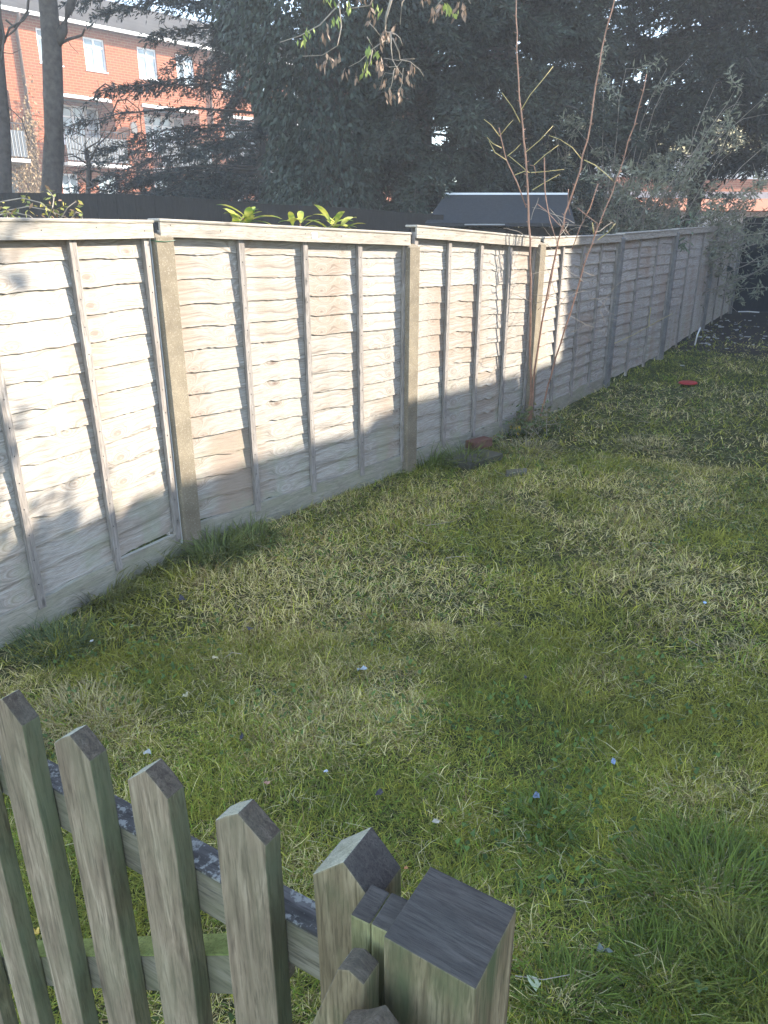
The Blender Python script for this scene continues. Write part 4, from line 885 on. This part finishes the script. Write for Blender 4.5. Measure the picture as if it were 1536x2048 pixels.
wpx = at(930, 450, 9.87), at(1010, 450, 9.87); wf = MB(); wf.box(wpx[0].x, wpx[1].x, 9.865, 9.897, 1.15, z0_-.075); f_ = wf.build('window', M['iron'], o)
mb = MB(); mb.box(wpx[0].x+.04, wpx[1].x-.04, 9.858, 9.864, 1.2, z0_-.13); mb.build('pane', M['glass'], f_)
mb = MB(); mb.box(at(930, 443, 9.7).x, at(1010, 443, 9.7).x, 9.70, 9.745, z0_-.025, z0_-.010); mb.build('gutter', flat('grey_gutter', (.3, .3, .3)), o)

# ------------------------------------------------------------------ brick flats (facade frame: X along the wall, -Y towards us)
F0 = (-13.5, 34.0); FA = math.atan2(.742, .67)
bl = thing('brick_flats', 'three-storey red brick block of flats with white windows and balconies', 'building', (F0[0], F0[1], 0), FA)
S0, S1_ = -14.0, 24.0; holes = []; bays = [-13.46, -9.06, -4.66, -.26, 4.14, 8.54, 12.94, 17.34]
win = []
for b_ in bays:
    holes.append((b_+.05, b_+3.0, 4.22, 6.68))
    for dx in (.04, 1.98): win.append((b_+dx, b_+dx+.93, 7.83, 9.02))
    win.append((b_+.24, b_+.95, 2.6, 3.82)); win.append((b_+1.86, b_+2.80, 2.6, 3.80))
holes += win
xs = sorted({S0, S1_} | {h[0] for h in holes} | {h[1] for h in holes}); zs = sorted({0, 9.45} | {h[2] for h in holes} | {h[3] for h in holes})
mb = MB()
for i_ in range(len(xs)-1):
    run = None
    for j in range(len(zs)-1):
        cx, cz = (xs[i_]+xs[i_+1])/2, (zs[j]+zs[j+1])/2
        solid = not any(h[0] < cx < h[1] and h[2] < cz < h[3] for h in holes)
        if solid and run is None: run = zs[j]
        if (not solid) and run is not None: mb.box(xs[i_], xs[i_+1], 0, .3, run, zs[j]); run = None
    if run is not None: mb.box(xs[i_], xs[i_+1], 0, .3, run, zs[-1])
mb.box(S0, S1_, 8.7, 9, 0, 9.45); mb.box(S0, S0+.3, .3, 8.7, 0, 9.45); mb.box(S1_-.3, S1_, .3, 8.7, 0, 9.45)
for b_ in bays: mb.box(b_+.02, b_+3.03, 1.35, 1.5, 4.15, 6.75); mb.box(b_-.03, b_+.05, .302, 1.5, 4.15, 6.75); mb.box(b_+3.0, b_+3.08, .302, 1.5, 4.15, 6.75)
mb.build('wall', M['brick'], bl)
mb = MB(); mb.box(S0+.3, S1_-.3, .31, 8.6, 4.05, 4.2); mb.box(S0+.3, S1_-.3, .31, 8.6, 6.9, 7.05); mb.build('floor', M['screen'], bl)
mb = MB(); mb.add([(S0-.4, -.42, 9.40), (S1_+.4, -.42, 9.40), (S1_-.2, 4.5, 11.7), (S0+.2, 4.5, 11.7), (S1_+.4, 9.4, 9.40), (S0-.4, 9.4, 9.40)], [(0, 1, 2, 3), (3, 2, 4, 5), (1, 4, 2), (0, 3, 5)])
mb.add([(S0-.4, -.42, 9.36), (S1_+.4, -.42, 9.36), (S1_+.4, 9.4, 9.36), (S0-.4, 9.4, 9.36)], [(3, 2, 1, 0)])
t = NT('slate_roof', .85, .2); v = t.coords(); sp = t.node('ShaderNodeSeparateXYZ', i_0=v); cb = t.node('ShaderNodeCombineXYZ', i_0=sp.outputs[0], i_1=t.math('MULTIPLY', sp.outputs[2], 1.9)); bt = t.n.new('ShaderNodeTexBrick'); t.link(cb.outputs[0], bt.inputs['Vector'])
bt.inputs['Scale'].default_value = 1; bt.inputs['Brick Width'].default_value = .4; bt.inputs['Row Height'].default_value = .28; bt.inputs['Mortar Size'].default_value = .02
bt.inputs['Color1'].default_value = (.035, .031, .026, 1); bt.inputs['Color2'].default_value = (.06, .053, .045, 1); bt.inputs['Mortar'].default_value = (.05, .045, .04, 1); t.color(bt.outputs['Color'])
mb.build('roof', t.m, bl)
mb = MB(); mb.box(S0-.4, S1_+.4, -.54, -.424, 9.30, 9.42); mb.build('gutter', M['whitepaint'], bl)
def window(a, b, z0, z1, y=.06, mull=(.5,), trans=None, depth=.06):
    f = .065; mb = MB(); mb.box(a, b, y, y+depth, z0, z0+f); mb.box(a, b, y, y+depth, z1-f, z1); mb.box(a, a+f, y, y+depth, z0+f, z1-f); mb.box(b-f, b, y, y+depth, z0+f, z1-f)
    for m_ in mull: c_ = a+(b-a)*m_; mb.box(c_-.04, c_+.04, y, y+depth, z0+f, z1-f)
    if trans: mb.box(a+f, b-f, y+.003, y+depth-.003, trans-.03, trans+.03)
    w = mb.build('window', M['upvc'], bl); g_ = MB(); g_.box(a+f*.6, b-f*.6, y+.028, y+.036, z0+f*.6, z1-f*.6); g_.build('pane', M['glass'], w)
    s_ = MB(); s_.box(a-.03, b+.03, -.04, y-.002, z0-.05, z0-.004); s_.build('sill', M['whitepaint'], w) if depth == .06 and y < .2 else None
    return w
for h in win: window(*h, trans=h[3]-.32 if h[2] > 7 else None)
for b_ in bays:
    window(b_+.7, b_+2.3, 5.05, 6.6, 1.27, (.33, .66), 6.15, .07); window(b_+2.35, b_+2.95, 4.25, 6.6, 1.27, (), None, .07)
    mb = MB(); mb.box(b_, b_+2.9, -.06, .12, 6.70, 6.82); mb.build('lintel', M['whitepaint'], bl)
    s_ = MB(); s_.box(b_+.25, b_+3.1, -.75, .0-.003, 4.10, 4.22); sl_ = s_.build('balcony_slab', M['whitepaint'], bl)
    r_ = MB(); 
    x = b_+.28
    while x < b_+3.08: r_.box(x-.011, x+.011, -.73, -.708, 4.23, 5.45); x += .13
    r_.box(b_+.25, b_+3.1, -.74, -.70, 5.45, 5.49)
    for yy in (-.55, -.35, -.15): r_.box(b_+.27, b_+.292, yy, yy+.022, 4.23, 5.45); r_.box(b_+3.06, b_+3.082, yy, yy+.022, 4.23, 5.45)
    rl_ = r_.build('balcony_railing', M['iron'], bl); q_ = MB(); q_.box(b_+.3, b_+3.05, -.69, -.675, 4.30, 5.22); q_.build('privacy_screen', M['screen'], rl_)
for x in (-1.02, 7.8):
    mb = MB(); mb.tube([(x, -.50, 9.34), (x, -.40, 9.15), (x, -.09, 8.95), (x, -.09, 0)], .065, 8); mb.build('drainpipe', M['pipe'], bl, smooth=True)
# satellite dish beside the balcony
mb = MB(); mb.tube([(3.45, -.02, 5.62), (3.45, -.25, 5.70)], .02, 5); mb.tube([(3.45, -.25, 5.78), (3.47, -.29, 5.78)], [.24, .25], 14); mb.build('satellite_dish', flat('dish_grey', (.09, .09, .09)), bl)
# climber on the wall at the left
o = thing('wall_climber', 'sparse climber with brown leaves on the brick wall left of the drainpipe', 'climbing plant', (F0[0], F0[1], 0), FA); a = MB(); LP, LD = [], []
for k in range(26):
    pth = wander((random.uniform(-2.1, -1.2), -.12, random.uniform(2.5, 3.5)), (random.gauss(0, .3), 0, 1), random.uniform(1.5, 4), 8, .0, .16); pth = [Vector((p_.x, -.08-.05*random.random(), p_.z)) for p_ in pth]; a.tube(pth, [.014, .006], 4)
    for q in pth:
        for z_ in range(10): LP.append((q.x+random.gauss(0, .12), q.y-.02-random.random()*.1, q.z+random.gauss(0, .2))); LD.append((random.gauss(0, .6), -.5, -1))
a.build('stems', M['drytwig'], o); n = len(LP); V, F = quads(np.array(LP), unit(np.array(LD)), .12*rng.uniform(.6, 1.3, n), .07*rng.uniform(.6, 1.3, n)); np_mesh('leaves', V, F, M['leafy'], o, col=np.repeat(np.array([.30, .20, .10])[None]*rng.uniform(.5, 1.4, n)[:, None], 4, axis=0))

# ------------------------------------------------------------------ white house far right
hx = at(1240, 330, 36); wh = thing('white_house', 'white rendered house with a brick band and mossy tiled roof at the far right', 'building', (hx.x, 36, 0), R(14))
mb = MB(); mb.box(0, 14, 0, 8, 0, 3.15); mb.box(0.01, 13.99, .01, 7.99, 3.8, 4.75); mb.build('wall', M['whitepaint'], wh)
mb = MB(); mb.box(.02, 13.98, .02, 7.98, 3.155, 3.795); mb.add([(-.1, -.5, 3.2), (14.1, -.5, 3.2), (14.1, -.01, 3.8), (-.1, -.01, 3.8), (-.1, -.5, 3.16), (14.1, -.5, 3.16)], [(0, 1, 2, 3), (0, 4, 5, 1)]); mb.build('brick_band', M['brick'], wh)
mb = MB(); mb.add([(-.4, -.4, 4.75), (14.4, -.4, 4.75), (13.5, 4, 6.9), (.5, 4, 6.9), (14.4, 8.4, 4.75), (-.4, 8.4, 4.75)], [(0, 1, 2, 3), (3, 2, 4, 5), (1, 4, 2), (0, 3, 5), (0, 5, 4, 1)]); mb.build('roof', flat('mossy_tile', (.36, .30, .14), .9, .4, 6), wh)
for k in range(5):
    a_ = .8+k*2.6
    for (z0, z1) in ((3.9, 4.6), (1.2, 2.7)):
        f_ = MB(); f_.box(a_, a_+1.3, -.03, .0-.003, z0, z1); w_ = f_.build('window', M['upvc'], wh); g_ = MB(); g_.box(a_+.08, a_+.62, -.036, -.032, z0+.08, z1-.08); g_.box(a_+.68, a_+1.22, -.036, -.032, z0+.08, z1-.08); g_.build('pane', M['glass'], w_)
mb = MB(); lf = at(1290, 425, 30); mb = None
o = thing('low_outbuilding', 'low white outbuilding with an orange tiled edge behind the far fence', 'building', (at(1285, 430, 27).x, 27, 0), R(10)); mb = MB(); mb.box(0, 7, 0, 3, 0, 2.25); mb.box(0, 7, 3.4, 6, 0, 3.0); mb.build('wall', M['whitepaint'], o)
mb = MB(); mb.add([(-.2, -.2, 2.24), (7.2, -.2, 2.24), (7.2, 3.2, 2.75), (-.2, 3.2, 2.75), (-.2, -.2, 2.2), (7.2, -.2, 2.2), (7.2, 3.2, 2.7), (-.2, 3.2, 2.7)], [(0, 1, 2, 3), (7, 6, 5, 4), (0, 4, 5, 1), (1, 5, 6, 2), (2, 6, 7, 3), (3, 7, 4, 0)]); mb.build('roof', flat('orange_tile', (.40, .15, .07), .9, .3, 8), o)

# ------------------------------------------------------------------ unseen buildings right of the frame, added to shade fence and lawn
eD = Vector((.649, .761)).normalized(); ang = math.atan2(eD.y, eD.x)
q1 = Vector((8.57, 6.2)); hs = thing('shade_house', 'unseen flat-roofed brick house extension right of the frame, wall top shaped to cast the fence shadow', 'building', (q1.x, q1.y, 0), ang)
nH = Vector((eD.y, -eD.x))
def shadow_src(px, py):              # follow the sun back from a point of the fence to this wall
    r = ray(px, py); best = None
    for k in range(len(P)-1):
        A, B = P[k], P[k+1]; d = (B-A).normalized(); n = Vector((-d.y, d.x)); off = A-n*.02
        kk = off.dot(n)/(r.x*n.x+r.y*n.y); q = Vector((r.x*kk, r.y*kk)); sd = (q-A).dot(d)
        if -1.2*(k == 0) <= sd <= (B-A).length: best = Vector((q.x, q.y, CAMH+r.z*kk)); break
    a_ = (q1-best.xy).dot(nH)/(SUN.x*nH.x+SUN.y*nH.y); h_ = best+SUN*a_
    return (h_.xy-q1).dot(eD), h_.z
edge = [shadow_src(*c_) for c_ in [(0, 1128), (236, 1008), (240, 1038), (268, 1028), (272, 992), (372, 968), (500, 922), (620, 886), (733, 858), (736, 905), (752, 900), (756, 832), (822, 803), (930, 775), (1040, 747), (1046, 775), (1058, 770), (1063, 738), (1165, 708)]]
mb = MB(); prof_ = [(-8.0, 0), (4.9, 0), (4.9, edge[-1][1])]+[edge[k_] for k_ in range(len(edge)-1, -1, -1)]+[(-8.0, edge[0][1]-.1)]  # wall top shaped so its shadow edge follows the line on the fence
mb.prism(prof_, -.12, 0, 0); mb.build('wall', M['brick'], hs)
mb = MB(); mb.box(-7.9, 4.8, -3.5, -.123, 0, 3.9); mb.build('house_body', M['brick'], hs)
mb = MB()
for k in range(3): mb.box(-3+k*3.4, -1.6+k*3.4, .002, .05, .9, 2.1)
w_ = mb.build('window', M['upvc'], hs)
bl2 = thing('shade_block', 'unseen tall brick block added right of the frame to shade the far lawn and trees', 'building', (15.2, 10.48, 0), R(13.6))  # unseen block, sized and placed to shade the far fence and trees
mb = MB(); mb.box(0, 10, 0, 13.5, 0, 16.8); mb.build('wall', M['brick'], bl2)
mb = MB()
for z_ in (1.2, 4.0, 6.8, 9.6, 12.2):
    for k in range(4): mb.box(-.04, -.003, 1.2+k*2.7, 2.4+k*2.7, z_, z_+1.3)
mb.build('windows', M['upvc'], bl2)
# small garden tree right of the camera that dapples the left panel
tp = at(30, 700, 2.6); tp = Vector((-1.78, 2.75, .95))+SUN*8.6
o = thing('garden_tree', 'small leafy tree beside the viewer, out of the frame', 'tree', (tp.x+.2, tp.y, 0)); a = MB(); a.tube([(0, 0, -.1), (.05, .05, 1.8), (-.05, 0, 3.2), (-.2, 0, tp.z+.4)], [.05, .02], 8)
LP, LD = [], []
for k in range(14):
    c_ = Vector((-.2+random.gauss(0, .14), .0+random.gauss(0, .14), tp.z+random.uniform(-.95, .6))); a.tube(curve_pts((-.05, 0, 3.0), c_, .1, 4, .03), [.012, .004], 4)
    for z_ in range(70): LP.append((c_+Vector((random.gauss(0, .09), random.gauss(0, .09), random.gauss(0, .08))))[:]); LD.append((random.gauss(0, 1), random.gauss(0, 1), -.4))
a.build('trunk', M['bark'], o); n = len(LP); V, F = quads(np.array(LP), unit(np.array(LD)), .10, .055); np_mesh('crown', V, F, M['leafy'], o, col=np.full((n*4, 3), .08))

# ------------------------------------------------------------------ thin even volume added to stand in for veiling lens glare
hm = bpy.data.materials.new('glare_veil_air'); hm.use_nodes = True; hn = hm.node_tree.nodes; hn.clear()
pv = hn.new('ShaderNodeVolumePrincipled'); pv.inputs['Color'].default_value = (1, .96, .92, 1); pv.inputs['Density'].default_value = GLARE_VEIL; pv.inputs['Anisotropy'].default_value = .0
ho = hn.new('ShaderNodeOutputMaterial'); hm.node_tree.links.new(pv.outputs[0], ho.inputs['Volume'])
mb = MB(); mb.box(-45, 50, -14, 75, -1.2, 17.5); o = mb.build('glare_veil', hm); tag(o, kind='stuff')
